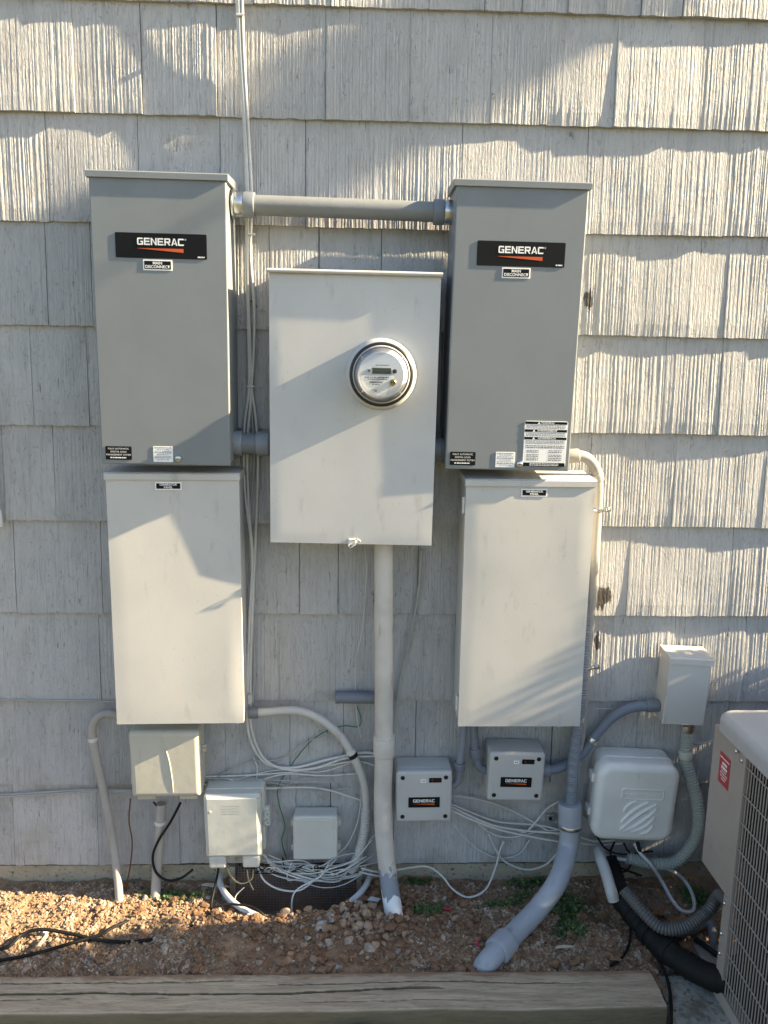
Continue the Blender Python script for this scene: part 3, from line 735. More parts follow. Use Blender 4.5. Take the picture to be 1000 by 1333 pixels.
conduit_thing('conduit_nipple', [(563, 584, .08), (586, 585, .08)], .033, M_pvc, 'stubby blue grey conduit between meter cabinet and the switch with warning label', (('coupling', .002, .026, .037, M_pvc),))

# riser under the meter cabinet, its paint peeled off at the foot
t = NT('peeling_pipe_paint'); sep = t.n('ShaderNodeSeparateXYZ'); t.l(t.pos, sep.inputs[0])
base = t.mix(t.ramp(t.noise(8, 3), .35, .65), (.56, .53, .48), (.47, .445, .40)); base = t.mix(t.math('MULTIPLY', t.ramp(t.noise((40, 40, 9), 5), .58, .75), .5), base, (.30, .22, .14))
hi = t.math('ADD', sep.outputs[2], t.math('MULTIPLY', t.math('SUBTRACT', t.noise((24, 24, 12), 4, .7), .5), .30))
col = t.mix(t.ramp(hi, .125, .118), base, (.22, .24, .27)); hi2 = t.math('ADD', sep.outputs[2], t.math('MULTIPLY', t.math('SUBTRACT', t.noise((30, 30, 16, ), 3, .6), .5), .11))
col = t.mix(t.math('MULTIPLY', t.ramp(hi2, .070, .066), t.ramp(hi2, .020, .024)), col, (.70, .71, .72))
M_riser = t.fin(col, .5, t.bump(t.noise(50, 4), .0008), None, .3)
gb = G(515, 1203, .012)
conduit_thing('service_riser', [(499.5, 704, .075), (499.5, 800, .075), (500, 900, .075), (500, 980, .075), (498.5, 1040, .08), (500, 1085, .10), (505, 1135, (-G(505, 1135, .12).y)), G(512, 1185, .03), G(516, 1215, -.03)], .0290, M_riser,
    'stout cream painted conduit below the meter cabinet, paint peeling at its foot', (('coupling', .640, .700, .0345, M_riser), ('bead', .632, .642, .0335, M_riser)))
# big grey sweep
e1 = [(742, 1045, .075), (742, 1075, .078), (739, 1105, .090), G(727, 1145, .14), G(703, 1180, .07), G(672, 1213, .040), G(643, 1243, .030), G(630, 1258, .006), G(621, 1268, -.05)]
M_sweep = paint('pale_grey_pvc', (.36, .385, .425), .33, .10, .40)
conduit_thing('conduit_sweep', e1, .0315, M_sweep, 'thick pale grey conduit curving from the wall down to the timber', (('coupling', -.185, -.125, .0405, M_sweep), ('collar', .0, .085, .0375, M_sweep), ('steel_clamp', .072, .086, .0395, M_steel)), n=14, seg=24)
# beige elbow and drop beside the generator panel
conduit_thing('beige_conduit', [(736, 594, .085), (752, 593, .085), (765, 597, .082), (774, 608, .078), (777.5, 622, .072), (778, 645, .062), (776, 680, .052), (770, 780, .045), (763, 860, .042), (757, 945, .04), (752, 975, .04)], .0165, M_beige,
    'thin beige conduit bending out of the labelled switch and dropping along the wall', (('coupling', .0, .040, .0215, M_beige), ('coupling', .128, .150, .0205, M_beige)), n=14)
for px, py, d in ((778, 663, .058), (764, 868, .042)):
    a = P(px, py, d); th = empty('pipe_strap', P(px, py, 0), 'small zinc strap %s' % ('high on the beige conduit under its elbow' if py < 700 else 'low on the beige conduit beside the rotted shingle'), 'pipe strap')
    o_ = th.location
    mb = MB(); pts = []
    for k in range(11):
        an = math.radians(-10 + 200 * k / 10); pts.append(a - Vector((0, 0, 0)) + Vector((-math.cos(an) * .019, -math.sin(an) * .019, 0)) - o_)
    mb.sweep(pts, .0045, 6); mb.rbox(.018, .042, a.z - o_.z - .008, a.z - o_.z + .008, -(-a.y) + .004, a.y - .002, .004, .001, M=Matrix.Translation((a.x - o_.x, 0, 0)))
    mb.build('band', M_steel, th)
    MB().lathe([(.0065, 0), (.0065, -.003), (.004, -.005)], 10, Matrix.Translation((a.x - o_.x + .030, a.y - .003, a.z - o_.z))).build('screw', M_steel, th)
    MB().sweep([Vector((a.x - o_.x + .030, a.y, a.z - o_.z)), Vector((a.x - o_.x + .030, .004, a.z - o_.z))], .003, 8).build('screw_shank', M_steel, th)
# grey corrugated drop into the big sweep
conduit_thing('corrugated_conduit', [(767, 640, .035), (764, 740, .038), (759, 860, .05), (752, 940, .065), (746, 1000, .073), (743, 1052, .075)], .0172, M_pvc, 'grey ribbed conduit dropping from behind the hinged panel into the thick conduit', (), corr=(.0085, .0026), seg=14)
# white hose arc
M_hose = paint('aged_hose', (.50, .485, .445), .45, .12, .35)
th = conduit_thing('flexible_hose', [(322, 928, .055), (345, 927, .05), (385, 925, .035), (415, 935, .03), (442, 957, .03), (462, 988, .032), (474, 1020, .034), (477, 1050, .034), (475, 1080, .034), (468, 1108, .034), (457, 1134, .03)], .0135, M_hose,
    'white flexible hose curving from the panel corner down to the crawl-space vent', (('connector_nut', .004, .034, .0185, M_pvcd), ('clamp', .385, .398, .016, M_wire), ('tape_band', .398, .412, .0155, M_blk)), n=12)
tube('ribbed_end', [p - th.location for p in path([(477, 1052, .034), (475, 1080, .034), (468, 1108, .034), (457, 1134, .03)])], .0140, M_hose, th, 14, 12, (.009, .0028))
# left thin conduit with a hook
conduit_thing('thin_conduit', [(163, 937, .03), (150, 930, .032), (136, 929, .033), (124, 937, .033), (120, 952, .033), (124, 978, .033), (131, 1010, .033), (140, 1055, .036), (148, 1100, .045), (153, 1140, .07), G(156, 1178, -.01)], .0128, M_beige, 'thin beige hooked conduit emerging from the shingles into the soil', (('clip', .17, .182, .0155, M_wire),), n=12)
conduit_thing('thin_conduit', [(210, 1046, .03), (207, 1100, .035), (204, 1140, .05), G(202, 1172, -.01)], .0160, M_beige, 'short straight beige conduit under the telephone box', (('clip', .06, .072, .019, M_wire),))
conduit_thing('pipe_stub', [(437, 907.5, .028), (487, 908, .028)], .0195, M_pvcd, 'short loose dark grey pipe sleeve lying level beside the riser', (('cap', 0, .012, .0203, M_pvcd),))
# feeds of the two load modules
conduit_thing('module_conduit', [(604, 942, .05), (602, 965, .05), (598, 998, .05), (596, 1016, .05), (589, 1024, .05)], .0118, M_pvc, 'slim grey conduit feeding the lower small module', (('nut', .135, .162, .0185, M_pvcd),))
conduit_thing('module_conduit', [(617, 942, .05), (618, 968, .05), (620, 985, .05), (624, 998, .05), (634, 1003, .05)], .0135, M_pvcd, 'dark grey elbow conduit feeding the upper small module', (('nut', .085, .118, .0185, M_pvcd),))
conduit_thing('liquidtight_conduit', [(703, 1003, .045), (722, 1001, .042), (742, 993, .035), (760, 978, .032), (777, 955, .034), (797, 934, .036), (822, 921, .038), (859, 918, .04)], .0165, paint('blue_grey_pvc', (.17, .20, .25), .36, .1, .12), 'blue grey flexible conduit arching up from small module to the disconnect box',
    (('nut', .002, .03, .0225, M_pvc), ('coupling', -.045, -.004, .0205, M_pvcd), ('clamp', .205, .222, .0205, M_steel)), n=12)
conduit_thing('ribbed_whip', [(895, 940, .045), (894, 962, .045), (893, 990, .05), (901, 1020, .06), (908, 1050, .07), (908, 1080, .075), (898, 1104, .075), (878, 1122, .07), (850, 1124, .065), (815, 1116, .06)], .0180, paint('aged_whip', (.36, .38, .33), .5, .1, .3), 'ribbed grey whip looping from the disconnect box down behind the cable box',
    (('connector', .0, .03, .023, M_steel), ('nut', .10, .125, .0225, M_beigebox)), corr=(.0095, .0030), seg=14)

# ================================================================== small boxes on the wall
def load_module(corners, d, label):
    M, W, H, D = frame4(*corners, d, d)
    th = empty('load_module', M, label, 'control box', 'small grey load modules'); hw = W / 2
    MB().rbox(-hw, hw, 0, H, 0, -D + .024, .010, .001, n=5).build('base', M_mod, th)
    lid = MB().rbox(-hw, hw, 0, H, -D + .023, -D, .011, .009, n=5, m=4).build('lid', M_mod, th)
    for sx in (-1, 1):
        for z in (.021, H - .021):
            sc = MB().lathe([(.0072, 0), (.0072, -.0008), (.0045, -.0004)], 14, Matrix.Translation((sx * (hw - .021), -D + .0001, z))).build('screw_recess', M_dark, lid)
    MB().rbox(hw - .075, hw - .035, H - .038, H - .022, -D, -D - .0012, .001, .0004).build('indicator_window', plain('smoked_window', (.012, .010, .010), .15), th)
    MB().rbox(hw - .066, hw - .063, H - .032, H - .027, -D - .0012, -D - .0016, .0005, .0002).build('indicator', plain('dim_led', (.25, .05, .03), .4), th)
    w_ = MB().rbox(-.012, .006, H - .038, H - .027, -D, -D - .0008, .0006, .0003).build('number_sticker', M_white, th)
    dashes(MB(), -.009, .003, H - .0335, .003, -D - .0012, R).build('lettering', plain('print_ink', (.10, .10, .11)), w_, 0)
    brand_plate(th, .0, H * .40, W * .56, H * .20, -D - .0002, .0015)
    MB().rbox(hw - .001, hw + .010, .012, .022, -.03, -.045, .002, .002).build('mounting_lug', M_mod, th)
    return th
load_module(((516, 1005), (589.5, 1004), (515.5, 1071), (588, 1070)), .095, 'small grey module touching the cream riser, lower of the two')
load_module(((635.5, 979.5), (708, 980.5), (634, 1042.5), (706, 1044)), .095, 'small grey module under the hinged panel, upper of the two')

def latch(th, x, z, y, m):
    l = MB().rbox(x, x + .016, z - .012, z + .012, y + .012, y, .003, .002).build('latch', m, th)
    MB().lathe([(.0068, 0), (.0068, -.006), (.003, -.006), (.003, -.002)], 14, Matrix.Translation((x + .010, y, z))).build('security_screw', M_steel, l)
# telephone box
M, W, H, D = frame4((169.5, 953), (262, 952), (171, 1039), (262.5, 1038.5), .095, .095)
th = empty('telephone_box', M, 'beige plastic telephone box with a curved ridge, under the generator panel', 'telecom box'); hw = W / 2
MB().rbox(-hw + .004, hw - .004, .003, H, 0, -D + .035, .008, .001).build('base', M_beigebox, th)
cv = MB().rbox(-hw, hw, 0, H, -D + .034, -D, .012, .016, n=5, m=5).build('cover', M_beigebox, th)
MB().sweep(smoothpts([Vector((-.006, -D + .001, H - .022)), Vector((.012, -D, H * .6)), Vector((.020, -D, H * .3)), Vector((.022, -D + .001, .02))], 8), .0022, 8).build('ridge', M_beigebox, cv)
for x in (-hw + .012, hw - .075): MB().rbox(x, x + .058, -.018, .002, -.02, -D + .020, .006, .004).build('cable_entry', M_beigebox, th)
for z in (.042, H - .045): MB().rbox(-hw - .010, -hw + .004, z - .015, z + .015, -.02, -D + .038, .002, .002).build('hinge', M_beigebox, th)
latch(th, hw - .002, H - .075, -D + .03, M_beigebox)
# second, larger utility box with feet
M, W, H, D = frame4((269, 1037), (343, 1035), (268, 1118), (341, 1117), .10, .10)
th = empty('telephone_box', M, 'light grey plastic box with two cable feet standing over the crawl-space vent', 'telecom box'); hw = W / 2
MB().rbox(-hw - .001, hw + .008, .003, H + .004, 0, -D + .040, .008, .001).build('base', M_greybox, th)
cv = MB().rbox(-hw, hw, 0, H, -D + .039, -D, .008, .012, n=4, m=1).build('cover', M_greybox, th)
MB().lathe([(.004, 0), (.004, -.0025), (.002, -.003)], 12, Matrix.Translation((-hw + .02, -D, H - .055))).build('cover_screw', M_beigebox, cv)
e = MB()
for i in range(4): dashes(e, -.028, .030, H - .035 - i * .009, .003, -D - .0006, R)
e.build('embossed_lines', M_greybox, cv, 0)
for x in (-hw + .008, hw - .064): MB().rbox(x, x + .055, -.040, .002, -.02, -D + .006, .008, .006).build('cable_foot', M_greybox, th)
l = MB().rbox(hw + .004, hw + .024, H * .40, H * .70, -.045, -.062, .003, .003).build('latch', M_greybox, th)
for z in (.62, .48): MB().lathe([(.009, 0), (.009, -.010), (.005, -.010), (.005, -.004)], 14, Matrix.Translation((hw + .018, -.062, H * z))).build('latch_ring', M_greybox, l)
# small square box
M, W, H, D = frame4((381.5, 1063.5), (439.5, 1063), (381.5, 1120), (440, 1119.5), .06, .06)
th = empty('junction_box', M, 'small square pale plastic box between grey telephone box and white hose', 'telecom box'); hw = W / 2
MB().rbox(-hw + .003, hw - .003, .003, H - .003, 0, -D + .022, .006, .001).build('base', M_greybox, th)
cv = MB().rbox(-hw, hw, 0, H, -D + .021, -D, .009, .006, n=4, m=3).build('cover', M_greybox, th)
MB().rbox(-hw + .01, hw - .01, H - .016, H - .013, -D + .001, -D - .0012, .001, .001).build('ridge', M_greybox, cv)
for x in (-hw - .008, hw - .002):
    for z in (.03, H - .04): MB().rbox(x, x + .010, z - .011, z + .011, -.010, -D + .026, .002, .002).build('hinge', M_greybox, th)
# cable box with a leaf-like embossed mark
M, W, H, D = frame4((780, 996), (889, 999), (770, 1094), (875, 1100), .115, .115)
th = empty('cable_box', M, 'bulging pale grey cable box with embossed slanted leaf strips', 'telecom box')
M_cab = paint('chalky_grey_plastic', (.72, .715, .67), .42, .14, .3, .0003, dirtc=(.20, .20, .10)); hw = W / 2
MB().rbox(-hw + .012, hw - .004, .006, H + .004, 0, -D + .055, .035, .002, n=7).build('base', M_cab, th)
cv = MB().rbox(-hw, hw, 0, H, -D + .054, -D, .045, .024, n=8, m=6).build('cover', M_cab, th)
np_ = MB(); x0, x1, z0, z1 = -.052, .082, H * .575, H * .70                    # raised name panel with a rim
np_.rbox(x0, x1, z0, z1, -D + .001, -D - .0012, .006, .001); np_.build('name_panel', M_cab, cv)
rim = []
for cx, cz, a0 in ((x1 - .006, z1 - .006, 0), (x0 + .006, z1 - .006, 90), (x0 + .006, z0 + .006, 180), (x1 - .006, z0 + .006, 270)):
    for k in range(5): a = math.radians(a0 + 22.5 * k); rim.append(Vector((cx + .006 * math.cos(a), -D - .001, cz + .006 * math.sin(a))))
MB().sweep(rim + [rim[0]], .0022, 6).build('panel_rim', M_cab, cv)
e = MB(); x = x0 + .012
while x < x1 - .012:                                                           # worn raised script, no longer readable
    wd = R.uniform(.005, .009); pts = [Vector((x + wd * math.sin(k * 1.3) * .5, -D - .0018, (z0 + z1) / 2 + (.0045 if k % 2 else -.0045) * R.uniform(.6, 1))) for k in range(4)]
    e.sweep(smoothpts(pts, 4), .0011, 5); x += wd + .001
e.build('embossed_script', M_cab, cv)
def leaf_strip(p0, p1, bulge0, bulge1):
    V = []; n_ = 14
    d_ = Vector((p1[0] - p0[0], 0, p1[1] - p0[1])); nn = Vector((-d_.z, 0, d_.x)).normalized()
    for k in range(n_ + 1):
        t_ = k / n_; s_ = math.sin(math.pi * t_) ** .75; c_ = Vector((p0[0], 0, p0[1])) + d_ * t_
        V.append((c_ + nn * bulge0 * s_, c_ + nn * (bulge0 + bulge1) / 2 * s_, c_ + nn * bulge1 * s_))
    mb = MB(); vv = []
    for a, b, c in V: vv += [a + Vector((0, -D - .0002, 0)), b + Vector((0, -D - .0065, 0)), c + Vector((0, -D - .0002, 0))]
    F = []
    for k in range(n_): i = k * 3; F += [(i, i + 1, i + 4, i + 3), (i + 1, i + 2, i + 5, i + 4)]
    return mb.add(vv, F)
for (a, b, b0, b1) in (((-.042, H * .40), (.0, H * .555), .014, .004), ((-.046, H * .26), (.035, H * .545), .014, .001), ((-.046, H * .17), (.062, H * .525), .012, -.003), ((-.036, H * .155), (.064, H * .47), -.004, -.016), ((-.012, H * .15), (.062, H * .36), -.006, -.016), ((.018, H * .125), (.060, H * .24), -.003, -.012)):
    leaf_strip(a, b, b0, b1).build('embossed_strip', M_cab, cv, 50)
for z in (H * .30, H * .74): MB().rbox(-hw - .008, -hw + .012, z - .014, z + .014, -.04, -D + .040, .002, .003).build('hinge', M_cab, th)
l = MB().rbox(hw - .004, hw + .016, H * .40, H * .56, -.05, -.066, .006, .003).build('latch', M_cab, th)
MB().lathe([(.009, 0), (.009, -.008), (.004, -.008), (.004, -.003)], 14, Matrix.Translation((hw + .008, -.066, H * .46))).build('security_screw', M_steel, l)
# air conditioner disconnect
M, W, H, D = frame4((865.5, 855), (920, 858.5), (862, 943), (916, 944.5), .085, .085)
th = empty('disconnect_box', M, 'small upright cream metal disconnect box with a lift-up lid', 'electrical box'); hw = W / 2
MB().rbox(-hw + .002, hw - .002, .003, H - .012, 0, -D + .008, .002, .001).build('enclosure', M_panel, th)
MB().rbox(-hw, hw, 0, H - .018, -D + .008, -D, .003, .002).build('front_cover', M_panel, th)
x0, x1, yf = -hw - .004, hw + .004, -D - .005
MB().add([(x0, 0, H + .010), (x1, 0, H + .010), (x1, yf + .006, H), (x0, yf + .006, H), (x0, yf, H - .004), (x1, yf, H - .004), (x1, yf, H - .022), (x0, yf, H - .022), (x0, 0, H - .016), (x1, 0, H - .016)],
         [(0, 3, 2, 1), (3, 4, 5, 2), (4, 7, 6, 5), (7, 8, 9, 6), (8, 0, 1, 9), (0, 8, 7, 4, 3), (1, 2, 5, 6, 9)]).build('lid', M_panel, th, 0)
MB().rbox(-.004, .022, -.006, .003, -D + .02, -D - .003, .002, .001).build('hasp', M_steel, th)

# ================================================================== air conditioner
AX0, AX1, AY0, AY1, AZ = 1.012, 1.76, -.352, -1.10, .792
ac = empty('air_conditioner', Vector(((AX0 + AX1) / 2, (AY0 + AY1) / 2, 0)), 'taupe outdoor air conditioner with wire side grilles on a concrete pad', 'air conditioner')
OFF = -ac.location
M_ac = paint('taupe_enamel', (.34, .295, .255), .38, .06, .18); M_acl = paint('taupe_top', (.40, .395, .39), .4, .06, .15)
TO = Matrix.Translation(OFF)
top = MB().rbox(AX0 - .006, AX1 + .006, AY1 - .006, AY0 + .006, -(AZ - .048), -AZ, .055, .020, n=7, m=5, M=TO @ FLAT).build('top_cover', M_acl, ac)
cxa, cya = (AX0 + AX1) / 2, (AY0 + AY1) / 2
DM = TO @ Matrix.Translation((cxa, cya, AZ)) @ Matrix(((1, 0, 0, 0), (0, 0, 1, 0), (0, -1, 0, 0), (0, 0, 0, 1)))
MB().lathe([(.335, .004), (.325, -.003), (.312, -.012), (.300, -.015), (.285, -.0155), (.12, -.016), (.11, -.010), (.001, -.010)], 56, DM, cap=False).build('fan_ring', M_acl, top, 60)
for k in range(9): MB().lathe([(.13 + k * .018, -.018), (.133 + k * .018, -.022), (.136 + k * .018, -.018)], 48, DM, cap=False).build('guard_wire', M_blk, top, 60)
MB().box(AX0, AX1, AY1, AY0, .0, .04, TO).build('base_pan', M_ac, ac, 0)
MB().box(AX0 + .03, AX1 - .03, AY1 + .03, AY0 - .18, .04, AZ - .05, TO).build('coil', plain('dark_coil', (.012, .012, .013), .7), ac, 0)
PYB = AY0 - .170                                    # where the corner panel ends and the grille begins
ztop = AZ - .045
cpn = MB().add([(AX0, AY0, .318), (AX0, PYB + .010, .318), (AX0, PYB + .010, ztop), (AX0, AY0, ztop), (AX0 + .012, AY0 - .002, .318), (AX0 + .012, PYB + .01, .318), (AX0 + .012, PYB + .01, ztop), (AX0 + .012, AY0 - .002, ztop),
         (AX0 + .2, AY0, .318), (AX0 + .2, AY0, ztop), (AX0 + .2, AY0 - .012, .318), (AX0 + .2, AY0 - .012, ztop)],
        [(0, 1, 2, 3), (4, 7, 6, 5), (0, 4, 5, 1), (1, 5, 6, 2), (3, 2, 6, 7), (0, 3, 9, 8), (8, 9, 11, 10), (0, 8, 10, 4)], TO).build('corner_panel', M_ac, ac, 0)
for z in (.40, .44, .452): MB().sweep([Vector((AX0, AY0 - .004, z)) + OFF, Vector((AX0, PYB + .012, z + .004)) + OFF], .0016, 6).build('crease', M_ac, cpn)
post = MB().box(AX0 - .002, AX0 + .014, PYB - .012, PYB + .026, .0, .3178, TO).box(AX0 - .002, AX0 + .014, PYB - .012, PYB + .0098, .3178, ztop, TO).build('corner_post', M_ac, ac, 0)
for (yy, zz) in ((PYB + .014, .298), (PYB + .014, .205), (PYB + .012, .145), (PYB + .028, .737), (PYB + .006, .722)):
    MB().lathe([(.0058, 0), (.0058, -.004), (.003, -.0065)], 10, TO @ Matrix.Translation((AX0 - .002 if zz < .7 else AX0 - (.0065 if zz > .73 else .001), yy, zz)) @ Matrix.Rotation(-math.pi / 2, 4, 'Z')).build('screw', M_steel, post)
MB().box(AX1 - .012, AX1, AY1, AY0, .04, ztop, TO).build('side_panel', M_ac, ac, 0)
MB().box(AX0, AX0 + .014, AY1, AY1 + .03, .04, ztop, TO).build('corner_post', M_ac, ac, 0)
MB().box(AX0 + .2, AX1 - .0125, AY0 - .012, AY0 - .0005, .04, ztop, TO).build('back_panel', M_ac, ac, 0)
MB().box(AX0 + .016, AX1 - .012, AY1 + .002, AY1 + .012, .04, ztop, TO).build('front_panel', M_ac, ac, 0)
M_gw = paint('grille_wire_coat', (.30, .265, .235), .4, .05, .1)
wv = MB().sweep([Vector((0, 0, 0)), Vector((0, 0, ztop - .05))], .0019, 6).build('grille_wire', M_gw, ac)
y = PYB - .022; first = True
while y > AY1 + .035:
    o = wv if first else link(wv.copy(), ac); first = False
    o.location = Vector((AX0 + .004, y, .045)) + OFF; y -= .0135
wh = MB().sweep([Vector((0, 0, 0)), Vector((0, -(PYB - AY1 - .04), 0))], .0019, 6).build('grille_wire', M_gw, ac); first = True; z = .09
while z < ztop:
    o = wh if first else link(wh.copy(), ac); first = False
    o.location = Vector((AX0 + .001, PYB - .012, z)) + OFF; z += .078
# red notice on the corner panel
a, b = PYB + .065, PYB + .125
lab = MB().add([(AX0 - .0008, b, .690), (AX0 - .0008, a, .690), (AX0 - .0008, a, .600), (AX0 - .0008, b, .600)], [(0, 1, 2, 3)], TO).build('red_label', plain('red_print', (.38, .035, .04), .45), cpn, 0)
d = MB()
for i, (s0, s1, hh) in enumerate(((.004, .056, .004), (.018, .044, .008), (.014, .046, .008), (.016, .044, .003), (.010, .050, .003), (.012, .048, .003), (.018, .042, .003))):
    yy = b - s0; z = .678 - (0, .012, .024, .036, .044, .052, .060)[i]
    while yy > b - s1:
        l_ = R.uniform(.003, .008); e_ = max(yy - l_, b - s1); d.add([(AX0 - .0014, yy, z), (AX0 - .0014, e_, z), (AX0 - .0014, e_, z - hh), (AX0 - .0014, yy, z - hh)], [(0, 1, 2, 3)], TO); yy = e_ - .0014
d.build('lettering', M_white, lab, 0)

# ================================================================== refrigerant lines and cords by the air conditioner
r_ = .043
lp = [P(790, 1118, .05), P(796, 1136, .085), G(806, 1164, .085), G(830, 1196, .055), G(858, 1228, .045), G(895, 1256, .045), G(932, 1274, .055), Vector((1.06, -.515, .07)), Vector((1.14, -.53, .085))]
th = conduit_thing('refrigerant_line', lp, .035, M_blk, 'fat black foam-wrapped refrigerant line running into the air conditioner', (('tape_band', .13, .150, .0375, M_blk), ('cable_tie', .205, .211, .0385, M_blk), ('tape_band', .27, .30, .0378, M_blk), ('cable_tie', .37, .376, .0385, M_blk)), cat='pipe', part='foam_sleeve', n=16, lumpy=.15)
conduit_thing('ribbed_whip', [G(812, 1158, .155), G(838, 1188, .12), G(862, 1208, .095), G(893, 1206, .105), G(922, 1186, .14), G(938, 1165, .19), Vector((1.06, -.47, .24))], .0165, paint('dark_whip', (.10, .098, .095), .45, .1, .2), 'dark ribbed electrical whip lying on the foam line, rising into the air conditioner', (), corr=(.0088, .0026), seg=12)
tube('drain_pipe', [G(846, 1206, .075), G(885, 1214, .03), G(925, 1203, .03), Vector((1.05, -.40, .03))], .014, M_pvcd, label='dark grey drain pipe passing under the ribbed whip', cat='pipe')
tube('hose_sleeve', [P(780, 1108, .07), P(782, 1118, .11), G(788, 1134, .145), G(795, 1158, .12), G(799, 1172, .09)], .0185, paint('aged_white_pvc', (.50, .50, .46), .4, .15, .35), label='short split white hose sleeve leaning at the head of the foam line', cat='hose')
tube('cable', [(826, 1098, .05), (835, 1112, .075), G(848, 1126, .12), G(862, 1148, .06), G(878, 1176, .03), G(891, 1187, .02), G(903, 1184, .02), G(902, 1166, .03), G(891, 1146, .05), (872, 1132, .08), (846, 1123, .07), (806, 1118, .06), (782, 1112, .06)], .0062, M_wire, seg=8, label='stiff white cable looped on the gravel beneath the cable box', cat='cable')
tube('black_cord', [P(806, 1130, .08), G(808, 1165, .07), G(819, 1200, .04), G(820, 1225, .02), G(811, 1245, .015), G(795, 1257, .008)], .0040, M_blk, seg=8, label='thin black cord curling down to the gravel near the timber end', cat='cord')
tube('black_cord', [G(818, 1192, .05), G(838, 1225, .02), G(862, 1258, .012), G(872, 1290, .010), G(874, 1333, .010), G(873, 1380, .010)], .0046, M_blk, seg=8, label='thin black cord crossing the concrete pad past the timber end', cat='cord')
tube('copper_line', [G(905, 1222, .05), G(940, 1246, .06), Vector((1.10, -.46, .09))], .008, M_blk, seg=8, label='slim black refrigerant line above the fat foam line', cat='pipe')
for i, pp in enumerate(([(800, 1096, .05), (795, 1112, .08), (806, 1128, .09), (835, 1140, .06)], [(775, 1085, .05), (788, 1104, .05), (810, 1112, .06), (850, 1108, .05)], [(812, 1097, .05), (822, 1120, .07), (812, 1135, .08), (790, 1128, .07)], [(830, 1096, .06), (833, 1108, .07), (840, 1120, .07)])):
    tube('black_cord', pp, (.0035, .003, .0035, .006)[i], M_blk, seg=8, label='thin black cord tangled directly beneath the cable box', cat='cord', group='black cords beneath the cable box')

# ================================================================== cables
def cable(pp, r, m, label, group=None, cat='cable', name='cable'): return tube(name, pp, r, m, seg=8, label=label, cat=cat, group=group)
LB = 'long white cable hanging down the wall between switch and meter cabinets'; GB = 'white cables hanging between the cabinets'
cable([(309, -60, .012), (313, 60, .012), (319, 160, .012), (323, 250, .012), (323, 310, .012), (323, 380, .012), (327, 500, .012), (322, 580, .012), (324, 660, .014), (330, 740, .014), (327, 830, .02), (323, 900, .025), (323, 950, .02), (334, 980, .015), (352, 996, .012), (385, 999, .012), (430, 988, .012), (470, 980, .012), (490, 981, .012)], .0044, M_wire, LB, GB)
cable([(314, -60, .012), (317, 60, .012), (324, 180, .012), (328, 260, .012), (326, 330, .012), (331, 400, .012), (330, 470, .012), (328, 505, .014), (333, 545, .012), (336, 600, .012), (333, 700, .014), (328, 800, .018), (326, 900, .025), (327, 945, .02), (342, 985, .015), (370, 1001, .012), (410, 1000, .012), (450, 987, .012), (492, 984, .012)], .0044, M_wire, LB, GB)
cable([(306, -60, .012), (311, 60, .012), (317, 150, .012), (321, 250, .012), (321, 330, .012), (323, 430, .012), (324, 505, .013), (318, 560, .013), (319, 640, .016), (328, 720, .016), (325, 800, .022), (321, 900, .03)], .0040, M_wire, LB, GB)
cable([(326, 505, .012), (331, 600, .012), (325, 680, .014), (328, 780, .016), (331, 860, .018), (329, 915, .022)], .0028, M_wireg, LB, GB)
def staple(px, py, d=.016):
    th = P(px, py, d); tag(MB().rbox(-.010, .010, -.003, .003, 0, -.005, .002, .0015).lathe([(.003, -.004), (.003, -.008)], 8, Matrix.Translation((.010, .002, 0))).build('cable_clip', M_wire, None, 40, origin=None), 'tiny white cable clip nailed over the hanging cables', 'cable clip', 'white clips on the hanging cables').location = th
for q in ((312, 20), (327, 305), (326, 503)): staple(*q)
ZC = 'thin pale cable running level along the shingles toward the telephone box'
cable([(-60, 910, .004), (0, 910.5, .006), (60, 911.5, .006), (110, 912, .006), (152, 913.5, .010)], .0030, M_wireg, 'thin painted cable tacked under a shingle edge beside hooked conduit')
cable([(-60, 1034, .008), (0, 1034.5, .008), (60, 1031, .008), (115, 1028, .008), (172, 1029, .012)], .0034, M_wireg, ZC, 'level cables below the hooked conduit')
cable([(-60, 1037, .012), (0, 1037, .012), (60, 1034, .012), (118, 1030, .012), (172, 1031, .014)], .0030, M_wireg, ZC, 'level cables below the hooked conduit')
cable([(549, 715, .008), (546, 760, .008), (541, 795, .010), (530, 850, .010), (521, 890, .010), (516, 930, .010), (513, 965, .012), (508, 990, .012)], .0048, M_wireg, 'thick painted cable slanting from the meter cabinet toward the riser')
cable([(475, 712, .006), (477, 740, .006), (476, 770, .010), (474, 800, .008), (470, 830, .006), (463, 860, .006), (463, 900, .01), (465, 935, .008), (470, 960, .006)], .0016, M_wire, 'thin frayed white wire hanging behind the loose pipe sleeve', cat='wire')
cable([(463, 915, .006), (470, 935, .006), (466, 946, .006), (447, 945, .006), (420, 954, .006), (398, 972, .006), (375, 1002, .008), (362, 1025, .008), (363, 1045, .008), (371, 1075, .008), (367, 1095, .008), (373, 1118, .01)], .0018, M_green, 'thin green earth wire winding down past the small square box', cat='wire')
cable([(170, 1040, .02), (168, 1068, .02), (172, 1095, .02), (170, 1125, .03), G(163, 1160, .01)], .0022, M_brown, 'thin red brown wire hanging below the telephone box', cat='wire')
cable([(235, 1045, .05), (222, 1070, .05), (206, 1095, .055), (199, 1115, .06), (203, 1135, .065), (218, 1146, .065), (236, 1143, .06), (251, 1132, .055)], .0042, M_blk, 'stiff black wire looping loose below the telephone box', cat='wire')
cable([(200, 1044, .04), (206, 1052, .035), (210, 1060, .03)], .003, M_blk, 'black wire end entering the short straight beige conduit', cat='wire')
